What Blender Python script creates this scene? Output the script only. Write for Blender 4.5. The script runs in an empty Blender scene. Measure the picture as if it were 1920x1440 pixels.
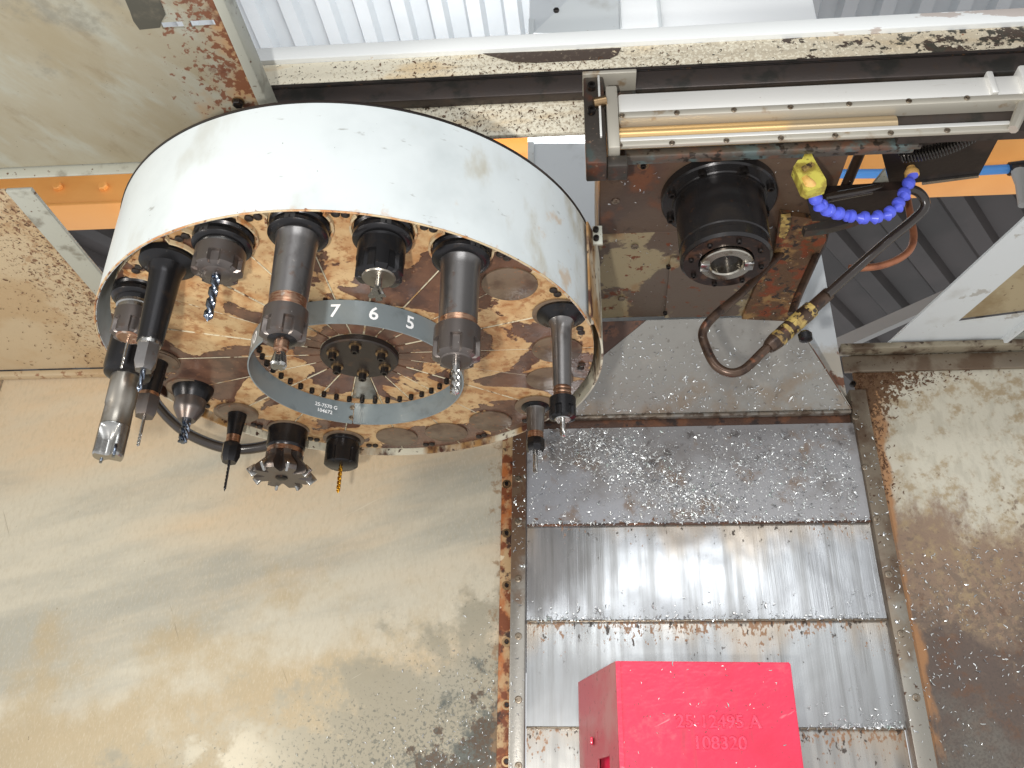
import bpy, bmesh, math, random
from mathutils import Vector, Matrix
rnd = random.Random(11)
scene = bpy.context.scene
col = scene.collection
PI = math.pi

# ------------------------------------------------------------------ camera
F_PX = 1700.0                      # focal length in pixels of the 1920 px wide photograph
PITCH, YAW, ROLL = math.radians(27.87), math.radians(4.783), math.radians(0.841)
_fw = Vector((-math.sin(YAW)*math.cos(PITCH), math.cos(YAW)*math.cos(PITCH), math.sin(PITCH)))
_r0 = Vector((math.cos(YAW), math.sin(YAW), 0)); _u0 = _r0.cross(_fw)
RIGHT = _r0*math.cos(ROLL) + _u0*math.sin(ROLL)
UP = -_r0*math.sin(ROLL) + _u0*math.cos(ROLL)
FWD = _fw
cam_data = bpy.data.cameras.new('camera'); cam = bpy.data.objects.new('camera', cam_data); col.objects.link(cam)
cam_data.sensor_width = 36; cam_data.lens = 36*F_PX/1920; cam_data.clip_start = .02; cam_data.clip_end = 200
cam.matrix_world = Matrix((RIGHT, UP, -FWD)).transposed().to_4x4()
scene.camera = cam

def P(px, py, y=None, z=None):
    """point of the place at a known depth y or height z (used to survey the machine from the photograph)"""
    d = RIGHT*((px-960)/F_PX) + UP*((720-py)/F_PX) + FWD
    return d*(y/d.y) if y is not None else d*(z/d.z)

# ------------------------------------------------------------------ world and lamps (indoors)
world = bpy.data.worlds.new('World'); scene.world = world; world.use_nodes = True
bg = world.node_tree.nodes['Background']; bg.inputs[0].default_value = (.95, .97, 1, 1); bg.inputs[1].default_value = .62

def lamp(name, kind, loc, power, size=.1, target=None, colr=(1, 1, 1), size_y=None, spread=None):
    d = bpy.data.lights.new(name, kind); d.energy = power; d.color = colr
    if kind == 'AREA':
        d.size = size
        if size_y: d.shape = 'RECTANGLE'; d.size_y = size_y
        if spread: d.spread = spread
    else:
        d.shadow_soft_size = size
    o = bpy.data.objects.new(name, d); col.objects.link(o); o.location = loc
    if target is not None:
        o.rotation_euler = (Vector(target)-Vector(loc)).to_track_quat('-Z', 'Y').to_euler()
    return o
lamp('hand_torch', 'POINT', (-.11, -.01, -.085), 29, .016, colr=(1, .98, .95))
lamp('machine_work_light', 'AREA', (-1.0, .35, .22), 3, .10, (-.1, 1.3, .55), (1, .95, .86), .3)
lamp('doorway_tube_light', 'AREA', (.25, -1.5, 1.22), 8, 1.6, (.1, 1.4, .45), (.95, .98, 1), .10)
lamp('ceiling_fill_lamp', 'AREA', (-.2, 1.9, 1.35), 15, 1.4, (-.1, 2.0, 3), (.97, .99, 1), .5)  # added fill, aimed upwards to brighten the ribbed ceiling
scene.view_settings.view_transform = 'Standard'; scene.view_settings.look = 'None'
scene.view_settings.exposure = .46; scene.view_settings.gamma = 1; scene.view_settings.use_curve_mapping = False
scene.cycles.max_bounces = 8; scene.cycles.use_denoising = True

# ------------------------------------------------------------------ materials
def S(r, g, b):
    f = lambda v: (v/255)/12.92 if v/255 <= .04045 else ((v/255+.055)/1.055)**2.4
    return (f(r), f(g), f(b), 1)

class NT:
    def __init__(s, m):
        s.t = m.node_tree; s.geo = s.t.nodes.new('ShaderNodeNewGeometry')
    def n(s, typ, **kw):
        o = s.t.nodes.new(typ)
        for k, v in kw.items(): setattr(o, k, v)
        return o
    def put(s, sock, v):
        if isinstance(v, bpy.types.NodeSocket): s.t.links.new(v, sock)
        else: sock.default_value = v
    def math(s, op, a, b=None, clamp=False):
        o = s.n('ShaderNodeMath', operation=op, use_clamp=clamp); s.put(o.inputs[0], a)
        if b is not None: s.put(o.inputs[1], b)
        return o.outputs[0]
    def pos(s, st=(1, 1, 1), o=(0, 0, 0), rot=None):
        src = s.geo.outputs['Position']
        if rot:                              # turn first, so that the stretch follows the turned axes
            r = s.n('ShaderNodeMapping'); s.t.links.new(src, r.inputs[0]); r.inputs['Rotation'].default_value = rot; src = r.outputs[0]
        m = s.n('ShaderNodeMapping'); s.t.links.new(src, m.inputs[0])
        m.inputs['Location'].default_value = (o[0]+.137, o[1]+.0713, o[2]+.291); m.inputs['Scale'].default_value = st
        m.inputs['Rotation'].default_value = (.43, .31, .57)   # keeps flat sheets off the noise lattice
        return m.outputs[0]
    def noise(s, sc, d=4, r=.55, st=(1, 1, 1), o=(0, 0, 0), dist=0, rot=None):
        t = s.n('ShaderNodeTexNoise'); s.t.links.new(s.pos(st, o, rot), t.inputs['Vector'])
        t.inputs['Scale'].default_value = sc; t.inputs['Detail'].default_value = d
        t.inputs['Roughness'].default_value = r; t.inputs['Distortion'].default_value = dist
        return t.outputs[0]
    def vor(s, sc, st=(1, 1, 1), o=(0, 0, 0), rot=None):
        t = s.n('ShaderNodeTexVoronoi'); s.t.links.new(s.pos(st, o, rot), t.inputs['Vector'])
        t.inputs['Scale'].default_value = sc; t.inputs['Randomness'].default_value = 1
        return t.outputs['Distance']
    def ramp(s, v, lo, hi):
        o = s.n('ShaderNodeMapRange', interpolation_type='SMOOTHSTEP', clamp=True)
        s.put(o.inputs[0], v); o.inputs[1].default_value = lo; o.inputs[2].default_value = hi
        o.inputs[3].default_value = 0; o.inputs[4].default_value = 1
        return o.outputs[0]
    def grad(s, a, c, gain):
        o = s.n('ShaderNodeVectorMath', operation='DOT_PRODUCT')
        s.t.links.new(s.geo.outputs['Position'], o.inputs[0]); o.inputs[1].default_value = a
        v = s.math('MULTIPLY', s.math('SUBTRACT', o.outputs['Value'], c), gain)
        return s.math('MAXIMUM', s.math('MINIMUM', v, .6), -.6)
    def mix(s, f, a, b):
        o = s.n('ShaderNodeMix', data_type='RGBA')
        s.put(o.inputs[0], f); s.put(o.inputs[6], a); s.put(o.inputs[7], b)
        return o.outputs[2]
    def mixv(s, f, a, b):
        o = s.n('ShaderNodeMix', data_type='FLOAT')
        s.put(o.inputs[0], f); s.put(o.inputs[2], a); s.put(o.inputs[3], b)
        return o.outputs[0]

def mat(name, c, rough=.5, metal=0., layers=(), bump=(), spec=.5, coat=0., aniso=0., var=None):
    m = bpy.data.materials.new(name); m.use_nodes = True
    k = NT(m); b = m.node_tree.nodes['Principled BSDF']
    C, Rv, Mv = c, rough, metal
    h = None
    if var:                                  # soft brightness drift: (scale, amount, stretch)
        v = k.noise(var[0], 5, .6, var[2] if len(var) > 2 else (1, 1, 1))
        v = k.math('ADD', k.math('MULTIPLY', k.math('SUBTRACT', v, .5), var[1]*2), 1)
        o = k.n('ShaderNodeVectorMath', operation='SCALE'); o.inputs[0].default_value = c[:3]; k.put(o.inputs['Scale'], v)
        C = o.outputs[0]
    for L in layers:
        kind = L.get('k', 'noise')
        if kind == 'vor':
            v = k.math('SUBTRACT', 1., k.vor(L['s'], L.get('st', (1, 1, 1)), L.get('o', (0, 0, 0)), L.get('rot')))
        else:
            v = k.noise(L['s'], L.get('d', 5), L.get('r', .58), L.get('st', (1, 1, 1)), L.get('o', (0, 0, 0)), L.get('dist', 0), L.get('rot'))
        for g in L.get('g', ()):
            v = k.math('ADD', v, k.grad(*g))
        if 'cl' in L:                        # clumping: second, larger noise drives where the spots gather
            v = k.math('ADD', v, k.math('MULTIPLY', k.math('SUBTRACT', k.noise(L['cl'][0], 4, .6, o=L.get('o', (3, 1, 2))), .5), L['cl'][1]))
        f = k.ramp(v, L['lo'], L['hi'])
        if 'b' in L:
            hh = k.math('MULTIPLY', f, L['b']); h = hh if h is None else k.math('ADD', h, hh)
        if L.get('op', 1) != 1: f = k.math('MULTIPLY', f, L['op'])
        if 'c' in L: C = k.mix(f, C, L['c'])
        if 'rough' in L: Rv = k.mixv(f, Rv, L['rough'])
        if 'metal' in L: Mv = k.mixv(f, Mv, L['metal'])
    for (sc, amt, *st) in bump:
        hh = k.math('MULTIPLY', k.noise(sc, 4, .6, st[0] if st else (1, 1, 1)), amt)
        h = hh if h is None else k.math('ADD', h, hh)
    k.put(b.inputs['Base Color'], C); k.put(b.inputs['Roughness'], Rv); k.put(b.inputs['Metallic'], Mv)
    b.inputs['Specular IOR Level'].default_value = spec; b.inputs['Coat Weight'].default_value = coat
    if aniso:
        b.inputs['Anisotropic'].default_value = aniso
    if h is not None:
        bn = k.n('ShaderNodeBump'); bn.inputs['Strength'].default_value = 1; bn.inputs['Distance'].default_value = 1
        k.put(bn.inputs['Height'], h); k.t.links.new(bn.outputs[0], b.inputs['Normal'])
    return m

RUST = S(122, 66, 34); RUST_D = S(74, 42, 30); RUST_O = S(170, 98, 48)
M = {}
M['skirt'] = mat('white_enamel', S(206, 212, 212), .36, 0, [
    dict(c=S(170, 178, 178), s=5, lo=.44, hi=.68, op=.5),
    dict(c=S(176, 176, 166), s=14, lo=.52, hi=.72, op=.5, st=(1, 1, .6)),
    dict(c=S(172, 164, 142), s=16, lo=.56, hi=.72, op=.7, g=[((1, 0, 0), -.06, 1.2)], st=(1, 1, .5)),
    dict(c=S(190, 158, 118), s=24, lo=.64, hi=.78, op=.6, g=[((1, 0, 0), -.08, 1.0), ((0, 0, 1), .62, -1.2)], d=6),
    dict(c=S(150, 110, 58), s=12, lo=.58, hi=.74, op=.85, g=[((1, 0, 0), .0, 7)], st=(2, 2, .45), d=6),
    dict(c=S(110, 72, 40), s=22, lo=.62, hi=.72, op=.85, g=[((1, 0, 0), .01, 8)], st=(2, 2, .3), d=6, o=(3, 1, 0)),
    dict(c=S(190, 148, 106), s=60, lo=.58, hi=.76, op=.6, g=[((0, 0, 1), .570, -9)]),
    dict(c=S(126, 72, 38), s=150, lo=.58, hi=.68, g=[((0, 0, 1), .5645, -40)]),
    dict(c=S(70, 66, 60), s=170, lo=.72, hi=.75, op=.8, st=(1, 1, .7)),
    dict(c=S(126, 124, 116), s=34, lo=.66, hi=.74, op=.55, st=(1, 1, 3)),
], [(5, .0018)])
M['skirt_lip'] = mat('rusty_skirt_edge', S(186, 166, 132), .5, 0, [dict(c=S(170, 118, 72), s=40, lo=.46, hi=.62, d=6), dict(c=S(104, 58, 32), s=90, lo=.56, hi=.64, d=5)])
M['skirt_rust'] = mat('rusted_enamel', S(196, 190, 170), .5, 0, [
    dict(c=S(150, 112, 66), s=14, lo=.42, hi=.6, st=(1, 1, .4)),
    dict(c=RUST_D, s=30, lo=.52, hi=.62, st=(1, 1, .5)),
    dict(c=S(60, 36, 26), s=90, lo=.6, hi=.66)], [(120, .0006)])
# flaking cream paint on a brown, oily undercoat (under side of the carousel)
def plate_material():
    m = bpy.data.materials.new('flaking_cream_paint'); m.use_nodes = True
    k = NT(m); b = m.node_tree.nodes['Principled BSDF']
    base = k.mix(k.ramp(k.noise(35, 4), .4, .65), S(104, 74, 58), S(80, 58, 48))
    base = k.mix(k.ramp(k.noise(120, 3, o=(4, 0, 0)), .6, .7), base, S(118, 84, 64))
    cream = k.mix(k.ramp(k.noise(22, 6, .65, o=(1, 2, 3)), .42, .66), S(200, 168, 122), S(174, 128, 82))
    cream = k.mix(k.math('MULTIPLY', k.ramp(k.noise(60, 7, .72, o=(6, 2, 3)), .49, .62), .85), cream, S(150, 100, 58))
    cream = k.mix(k.ramp(k.noise(190, 4, .7, o=(9, 9, 3)), .63, .69), cream, S(112, 58, 30))
    v = k.noise(8.5, 7, .52, dist=.9, o=(.35, .1, 0))
    v = k.math('ADD', v, k.math('MULTIPLY', k.math('SUBTRACT', k.noise(70, 5, .6, o=(2, 7, 1)), .5), .10))
    # peels back from the hub and the outer edge (radius from the carousel axis)
    q = k.n('ShaderNodeVectorMath', operation='SUBTRACT'); k.t.links.new(k.geo.outputs['Position'], q.inputs[0])
    q.inputs[1].default_value = (-.279, .990, .575)
    ln = k.n('ShaderNodeVectorMath', operation='LENGTH'); k.t.links.new(q.outputs[0], ln.inputs[0])
    rr = ln.outputs['Value']
    v = k.math('ADD', v, k.math('MULTIPLY', k.ramp(rr, .17, .06), -.10))
    v = k.math('ADD', v, k.math('MULTIPLY', k.ramp(rr, .26, .30), -.03))
    oi = k.n('ShaderNodeObjectInfo')
    v = k.math('ADD', v, k.math('MULTIPLY', k.math('SUBTRACT', oi.outputs['Random'], .5), .05))
    f = k.ramp(v, .462, .467)
    edge = k.math('MULTIPLY', k.ramp(v, .452, .464), k.ramp(v, .478, .464))
    C = k.mix(f, base, cream)
    C = k.mix(k.math('MULTIPLY', edge, .6), C, S(86, 46, 26))
    k.put(b.inputs['Base Color'], C); k.put(b.inputs['Roughness'], k.mixv(f, .2, .48))
    bn = k.n('ShaderNodeBump'); bn.inputs['Strength'].default_value = .8; bn.inputs['Distance'].default_value = .0012
    k.put(bn.inputs['Height'], k.math('ADD', f, k.math('MULTIPLY', k.noise(160, 4), .35)))
    k.t.links.new(bn.outputs[0], b.inputs['Normal'])
    return m
M['plate'] = plate_material()
M['plug'] = mat('oily_grey_brown', S(106, 88, 70), .38, 0, [
    dict(c=S(84, 66, 52), s=40, lo=.45, hi=.65), dict(c=S(140, 90, 56), s=120, lo=.6, hi=.7)], [(200, .0002)])
M['hub'] = mat('black_oxide_hub', S(52, 46, 42), .38, .5, [dict(c=S(84, 62, 44), s=60, lo=.55, hi=.75, op=.6)], [(400, .00008)])
M['bolt'] = mat('black_bolt', S(46, 42, 40), .34, .7, [dict(c=S(104, 72, 46), s=160, lo=.58, hi=.7, op=.7)])
M['washer'] = mat('worn_washer', S(150, 124, 92), .34, .9)
M['ring'] = mat('grey_ring_paint', S(122, 132, 135), .30, .1, [dict(c=S(100, 108, 110), s=40, lo=.5, hi=.7, op=.6), dict(c=S(160, 160, 156), s=220, lo=.7, hi=.74, op=.6)])
M['print'] = mat('white_print', S(244, 246, 246), .45)
M['black'] = mat('black_oxide_steel', S(46, 45, 46), .27, .75, [
    dict(c=S(70, 60, 52), s=90, lo=.56, hi=.72, op=.6), dict(c=S(120, 112, 104), s=260, lo=.7, hi=.74, op=.7)], [(500, .00004)])
M['grey_steel'] = mat('worn_grey_steel', S(132, 129, 127), .30, .9, [
    dict(c=S(92, 87, 84), s=50, lo=.48, hi=.70, op=.7, st=(1, 1, .5)), dict(c=S(170, 164, 156), s=240, lo=.66, hi=.72, op=.7),
    dict(c=S(120, 88, 66), s=70, lo=.6, hi=.72, op=.5)], [(500, .00004)])
M['nut'] = mat('brown_grey_nut', S(102, 95, 91), .34, .8, [
    dict(c=S(104, 84, 72), s=60, lo=.5, hi=.7, op=.6), dict(c=S(176, 170, 164), s=260, lo=.68, hi=.73, op=.6)])
M['copper'] = mat('copper_stained_steel', S(170, 136, 112), .30, .95, [dict(c=S(140, 96, 74), s=120, lo=.45, hi=.65, st=(1, 1, 5)), dict(c=S(196, 180, 166), s=90, lo=.58, hi=.7)])
M['steel'] = mat('bright_steel', S(176, 174, 170), .24, 1., [dict(c=S(120, 116, 110), s=90, lo=.5, hi=.75, op=.6)])
M['steel_warm'] = mat('stained_steel', S(160, 154, 144), .30, 1., [dict(c=S(116, 104, 90), s=40, lo=.48, hi=.68, op=.6)])
M['carbide'] = mat('carbide', S(120, 128, 140), .22, 1., [dict(c=S(80, 84, 96), s=200, lo=.5, hi=.7)])
M['tin'] = mat('gold_coating', S(214, 160, 52), .26, 1.)
M['pale'] = mat('pale_plastic', S(206, 196, 168), .45, 0, [dict(c=S(168, 130, 86), s=60, lo=.48, hi=.64), dict(c=S(96, 66, 46), s=90, lo=.58, hi=.66)])

# sheet metal of the enclosure
M['wall_left'] = mat('tan_stained_sheet', S(198, 190, 170), .56, .15, [
    dict(c=S(212, 184, 146), s=1.5, lo=.42, hi=.66, op=.8, st=(.6, 1, 2.2), rot=(0, .25, 0), o=(.3, 0, .2), g=[((.3, 0, 1), .40, .25)]),  # warm diagonal sheen painted into the sheet colour
    dict(c=S(162, 159, 146), s=2.6, lo=.46, hi=.64, op=.8, o=(5, 0, 1), rot=(0, .25, 0), st=(.5, 1, 2.4)),  # grey diagonal shade bands painted into the sheet colour
    dict(c=S(180, 160, 124), s=7, lo=.44, hi=.66, d=8, r=.64, op=.75, g=[((.10, 0, -1), -.40, 1.0)]),
    dict(c=S(166, 152, 124), s=160, lo=.46, hi=.68, op=.2, st=(1, 1, .5)),
    dict(c=S(216, 206, 184), s=420, lo=.50, hi=.72, op=.3, st=(1, 1, .35)),
    dict(c=S(150, 136, 110), s=260, lo=.58, hi=.70, op=.5, d=3, g=[((.35, 0, -1), -.26, .5)]),
    # wet grey-green film and dark residue low on the sheet, next to the guide strip
    dict(c=S(154, 148, 130), s=9, lo=.49, hi=.64, d=9, r=.70, op=.8, g=[((.48, 0, -1), -.50, 1.5)], rough=.24, o=(2, 1, 0)),
    dict(c=S(94, 98, 92), s=13, lo=.49, hi=.60, d=8, r=.66, op=.9, g=[((.95, 0, -1), -.40, 2.0)], rough=.22, o=(1, 4, 0)),
    dict(c=S(92, 76, 60), s=30, lo=.52, hi=.58, d=8, r=.66, g=[((1.08, 0, -1), -.41, 2.0)], cl=(14, .35), o=(8, 4, 0)),
    dict(c=S(160, 160, 152), s=9, lo=.60, hi=.615, d=3, g=[((1, 0, -1), -.28, .55)], o=(3.4, 0, .9)),
    dict(c=S(92, 94, 86), s=210, lo=.60, hi=.72, d=3, g=[((.48, 0, -1), -.43, .8)], op=.65),
    dict(c=S(96, 84, 64), s=130, lo=.73, hi=.75, st=(1, 1, .5), op=.8),
    dict(c=S(140, 112, 80), s=50, lo=.60, hi=.74, g=[((1, 0, 0), -.165, 6)], op=.8),
    dict(c=S(216, 206, 184), s=26, lo=.70, hi=.74, st=(.15, 1, 3), rot=(0, .5, 0), op=.6),
    dict(c=S(120, 106, 84), s=30, lo=.715, hi=.74, st=(.12, 1, 4), rot=(0, -1.1, 0), o=(0, 0, 7), op=.6),
], [(2.0, .0035, (.8, 1, 1.6)), (300, .00002, (1, 1, .3))])
M['wall_right'] = mat('rust_stained_sheet', S(208, 202, 184), .46, .2, [
    dict(c=S(190, 184, 166), s=70, lo=.46, hi=.66, op=.7, st=(1, 1, .4)),
    dict(c=S(186, 166, 132), s=6, lo=.46, hi=.70, g=[((.15, 0, -1), -.52, 1.4)], st=(1, 1, .7), op=.9),
    dict(c=S(168, 148, 118), s=90, lo=.50, hi=.64, op=.6, g=[((0, 0, -1), -.50, .9)]),
    dict(c=S(140, 116, 98), s=9, lo=.48, hi=.66, d=10, r=.74, g=[((-.42, 0, -1), -.80, 1.7)], rough=.5, st=(1.2, 1, .8), op=.9),
    dict(c=S(166, 144, 110), s=40, lo=.48, hi=.66, d=8, r=.68, op=.8, cl=(9, .4)),
    dict(c=S(122, 106, 92), s=90, lo=.52, hi=.62, d=7, op=.7, g=[((0, 0, -1), -.45, 1.0)], cl=(14, .35)),
    dict(c=S(98, 84, 76), s=11, lo=.48, hi=.66, d=9, r=.70, g=[((-.2, 0, -1), -.50, 2.0)], rough=.4, o=(3, 0, 3), op=.9),
    dict(c=S(112, 82, 62), s=30, lo=.58, hi=.70, d=8, r=.68, g=[((0, 0, -1), -.40, .5)], o=(1, 5, 2), op=.7),
    dict(c=S(116, 111, 102), s=14, lo=.44, hi=.72, d=10, r=.74, g=[((0, 0, -1), -.22, 2.0)], rough=.25, o=(1, 0, 6), op=.85),
    dict(c=S(86, 78, 72), s=260, lo=.54, hi=.70, d=4, g=[((0, 0, -1), -.35, .5)], op=.5),
    dict(c=S(176, 128, 84), s=22, lo=.50, hi=.66, d=7, st=(1, 1, .4), g=[((1, 0, -.06), .508, -15), ((0, 0, -1), -.44, .5)], op=.9),
    dict(c=S(112, 84, 60), s=150, lo=.62, hi=.68, g=[((1, 0, -.35), .30, -3.2), ((0, 0, 1), .66, 1.6)]),
    dict(c=S(122, 98, 70), s=110, lo=.62, hi=.68, g=[((0, 0, 1), .83, 6), ((1, 0, 0), .75, -.8)], op=.9),
    dict(c=S(100, 86, 70), s=170, lo=.68, hi=.73, op=.7),
], [(4, .002), (220, .00025)])
M['rust_strip'] = mat('rusty_flange', S(186, 156, 116), .6, .1, [
    dict(c=RUST_O, s=26, lo=.42, hi=.60, d=6, st=(1, 1, .6)), dict(c=S(120, 64, 34), s=44, lo=.48, hi=.57, d=7),
    dict(c=S(62, 42, 34), s=30, lo=.56, hi=.63, d=7, o=(2, 2, 2)), dict(c=S(214, 196, 164), s=34, lo=.62, hi=.66, o=(7, 2, 1))], [(140, .0006)])
M['overhead'] = mat('speckled_overhead_sheet', S(196, 176, 144), .48, .15, [
    dict(c=S(184, 156, 118), s=6, lo=.44, hi=.62, op=.8),
    dict(c=S(156, 118, 82), s=70, lo=.56, hi=.68, op=.6, g=[((1, 0, 0), -.90, 1.0)]),
    dict(c=S(120, 86, 62), s=170, lo=.61, hi=.70, d=3, st=(1, .6, 1), g=[((1, 0, 0), -.92, .8)]),
    dict(c=S(70, 46, 36), s=210, lo=.66, hi=.71, d=3, g=[((1, 0, 0), -.92, .8)]),
    dict(c=S(140, 92, 62), s=40, lo=.60, hi=.66, g=[((0, 1, 0), 1.47, 2.5)], op=.8)], [(140, .0003)])
M['panel_tl'] = mat('dirty_beige_panel', S(150, 143, 124), .5, .1, [
    dict(c=S(140, 128, 102), s=9, lo=.42, hi=.68, op=.7, st=(1.8, .6, 1), rot=(0, 0, .6), d=7),
    dict(c=S(158, 158, 146), s=14, lo=.5, hi=.68, op=.7, o=(4, 2, 0), st=(1.6, .6, 1), rot=(0, 0, .6), d=7),
    dict(c=S(126, 112, 88), s=24, lo=.56, hi=.72, op=.5, d=8, r=.66, st=(1.4, .7, 1), rot=(0, 0, .6)),
    dict(c=S(116, 112, 100), s=18, lo=.50, hi=.68, op=.7, d=8, r=.66, g=[((0, 1, 0), .68, -1.2)]),
    dict(c=S(168, 128, 86), s=10, lo=.50, hi=.72, op=.85, d=7, g=[((1, .0, 0), -.46, 2.4)], o=(0, 3, 0)),
    dict(c=S(112, 66, 44), s=110, lo=.58, hi=.65, d=5, cl=(20, .3), g=[((1, 0, 0), -.47, 2.0)], op=.9),
    dict(c=S(96, 58, 44), s=30, lo=.62, hi=.74, d=8, r=.66, g=[((1, -.3, 0), -.665, 2.0)], o=(2, 2, 0), op=.8),
    dict(c=S(86, 74, 52), s=150, lo=.69, hi=.73)], [(40, .0004), (8, .0015)])
M['patch'] = mat('dark_grey_film', S(74, 72, 64), .3, .1, [dict(c=S(98, 92, 80), s=40, lo=.5, hi=.7)])
M['lip_grey'] = mat('grey_edge_sheet', S(176, 176, 164), .45, .2, [dict(c=S(122, 116, 102), s=22, lo=.52, hi=.66, op=.8), dict(c=S(90, 62, 42), s=110, lo=.64, hi=.7)])
M['white_sheet'] = mat('white_sheet_paint', S(214, 218, 218), .42, 0, [
    dict(c=S(176, 174, 166), s=8, lo=.52, hi=.7, op=.6), dict(c=S(150, 140, 124), s=30, lo=.64, hi=.7, op=.6)])
M['white_sheet_stained'] = mat('white_sheet_stained', S(212, 216, 218), .42, 0, [
    dict(c=S(180, 168, 148), s=12, lo=.45, hi=.6, op=.8, g=[((0, 0, -1), -.86, 2.4)]),
    dict(c=S(128, 86, 64), s=26, lo=.56, hi=.62, d=6, g=[((0, 0, -1), -.80, 2.0)]),
    dict(c=S(168, 170, 168), s=10, lo=.55, hi=.7, op=.5)])
M['cream_beam'] = mat('cream_flaking_beam', S(228, 220, 198), .5, 0, [
    dict(c=S(214, 188, 146), s=14, lo=.5, hi=.68, op=.8, st=(.5, 1, 2)),
    dict(c=S(186, 172, 148), s=240, lo=.54, hi=.60, op=.7, g=[((1, 0, 0), -.20, .25)]),
    dict(c=S(92, 80, 64), s=170, lo=.62, hi=.67, d=4, cl=(20, .25), b=-.0003),
    dict(c=S(72, 58, 48), s=34, lo=.61, hi=.622, d=8, r=.65, st=(.7, 1, 1.2), g=[((1, 0, 0), .22, .18)], cl=(14, .30), b=-.0006),
    dict(c=S(64, 60, 50), s=70, lo=.60, hi=.67, d=6, g=[((1, 0, 0), .30, .35)]),
    dict(c=S(150, 92, 56), s=60, lo=.70, hi=.74)], [(160, .0005)])
M['beam_brown'] = mat('bare_brown_patch', S(78, 66, 58), .5, .1, [dict(c=S(104, 92, 80), s=160, lo=.55, hi=.65), dict(c=S(206, 190, 160), s=50, lo=.68, hi=.7)], [(200, .0004)])
M['white_gloss'] = mat('bright_white_strip', S(240, 242, 240), .3, 0, [
    dict(c=S(196, 184, 176), s=12, lo=.60, hi=.612, d=6, st=(.5, 1, 2), g=[((1, 0, 0), .30, .25)], op=.9),
    dict(c=S(206, 176, 150), s=26, lo=.70, hi=.74, op=.7)])
M['duct'] = mat('plain_white_duct', S(250, 251, 250), .4)
M['rail'] = mat('dark_linear_rail', S(80, 72, 68), .36, .6, [dict(c=S(84, 72, 64), s=80, lo=.5, hi=.7, op=.7), dict(c=S(40, 46, 42), s=24, lo=.5, hi=.65, op=.6)], [(300, .0002)])
M['alu'] = mat('white_aluminium', S(232, 230, 224), .34, .35, [dict(c=S(190, 180, 162), s=30, lo=.60, hi=.72, op=.7, st=(.3, 1, 1)), dict(c=S(150, 126, 100), s=120, lo=.70, hi=.76, op=.6)])
M['alu_grey'] = mat('grey_aluminium', S(186, 180, 166), .4, .4, [dict(c=S(150, 124, 92), s=40, lo=.58, hi=.72, op=.8)])
M['brass'] = mat('yellowed_tube', S(214, 178, 122), .28, .55, [dict(c=S(150, 104, 58), s=16, lo=.55, hi=.7, op=.8), dict(c=S(170, 156, 132), s=5, lo=.5, hi=.6, g=[((1, 0, 0), .2, 1.5)], op=.7)])
M['dark_steel'] = mat('dark_bracket_steel', S(66, 60, 54), .44, .4, [
    dict(c=S(98, 62, 46), s=26, lo=.5, hi=.64, d=6), dict(c=S(64, 72, 68), s=34, lo=.54, hi=.66, o=(3, 1, 1)), dict(c=S(120, 100, 84), s=140, lo=.64, hi=.7)], [(160, .0004)])
M['mottled'] = mat('mottled_casting', S(92, 86, 78), .48, .2, [
    dict(c=S(112, 82, 66), s=22, lo=.46, hi=.62, d=6), dict(c=S(96, 110, 108), s=28, lo=.52, hi=.64, d=6, o=(4, 4, 0)), dict(c=S(52, 44, 38), s=90, lo=.54, hi=.62)], [(180, .0006)])
M['head_brown'] = mat('oily_brown_casting', S(98, 78, 62), .36, .1, [
    dict(c=S(80, 64, 54), s=9, lo=.45, hi=.65), dict(c=S(116, 72, 46), s=18, lo=.54, hi=.68, d=6, op=.8), dict(c=S(60, 46, 38), s=60, lo=.60, hi=.7, op=.7),
    dict(c=S(196, 190, 176), s=190, lo=.735, hi=.75)], [(220, .0003)])
M['head_tan'] = mat('tan_flaking_casting', S(152, 138, 108), .46, .1, [
    dict(c=S(144, 110, 74), s=20, lo=.52, hi=.70, d=6, op=.7),
    dict(c=S(98, 84, 72), s=6.0, lo=.49, hi=.515, d=8, dist=.4, rough=.34, o=(.2, .4, 0)),
    dict(c=S(112, 62, 38), s=60, lo=.60, hi=.66), dict(c=S(70, 54, 44), s=150, lo=.66, hi=.7),
    dict(c=S(196, 190, 176), s=190, lo=.735, hi=.75)], [(200, .0003)])
M['rust_block'] = mat('rust_caked_block', S(92, 66, 44), .5, .1, [
    dict(c=S(146, 112, 68), s=22, lo=.52, hi=.62, d=6), dict(c=S(118, 58, 30), s=40, lo=.52, hi=.60, d=6, o=(2, 0, 2)), dict(c=S(46, 36, 30), s=60, lo=.55, hi=.62, o=(5, 5, 0)),
    dict(c=S(200, 190, 170), s=210, lo=.68, hi=.70)], [(120, .0012)])
M['spindle'] = mat('oily_black_spindle', S(44, 42, 42), .22, .35, [dict(c=S(50, 42, 36), s=30, lo=.52, hi=.7, op=.7), dict(c=S(70, 52, 40), s=90, lo=.62, hi=.7, op=.6)], [(200, .00012)])
M['spindle_face'] = mat('stained_spindle_face', S(52, 42, 38), .3, .5, [dict(c=S(92, 66, 52), s=60, lo=.5, hi=.66, d=6)], [(200, .0002)])
M['nose'] = mat('spindle_nose_steel', S(186, 180, 168), .22, 1., [dict(c=S(140, 128, 110), s=70, lo=.5, hi=.7)])
M['bore'] = mat('spindle_bore_steel', S(150, 158, 158), .25, 1.)
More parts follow.
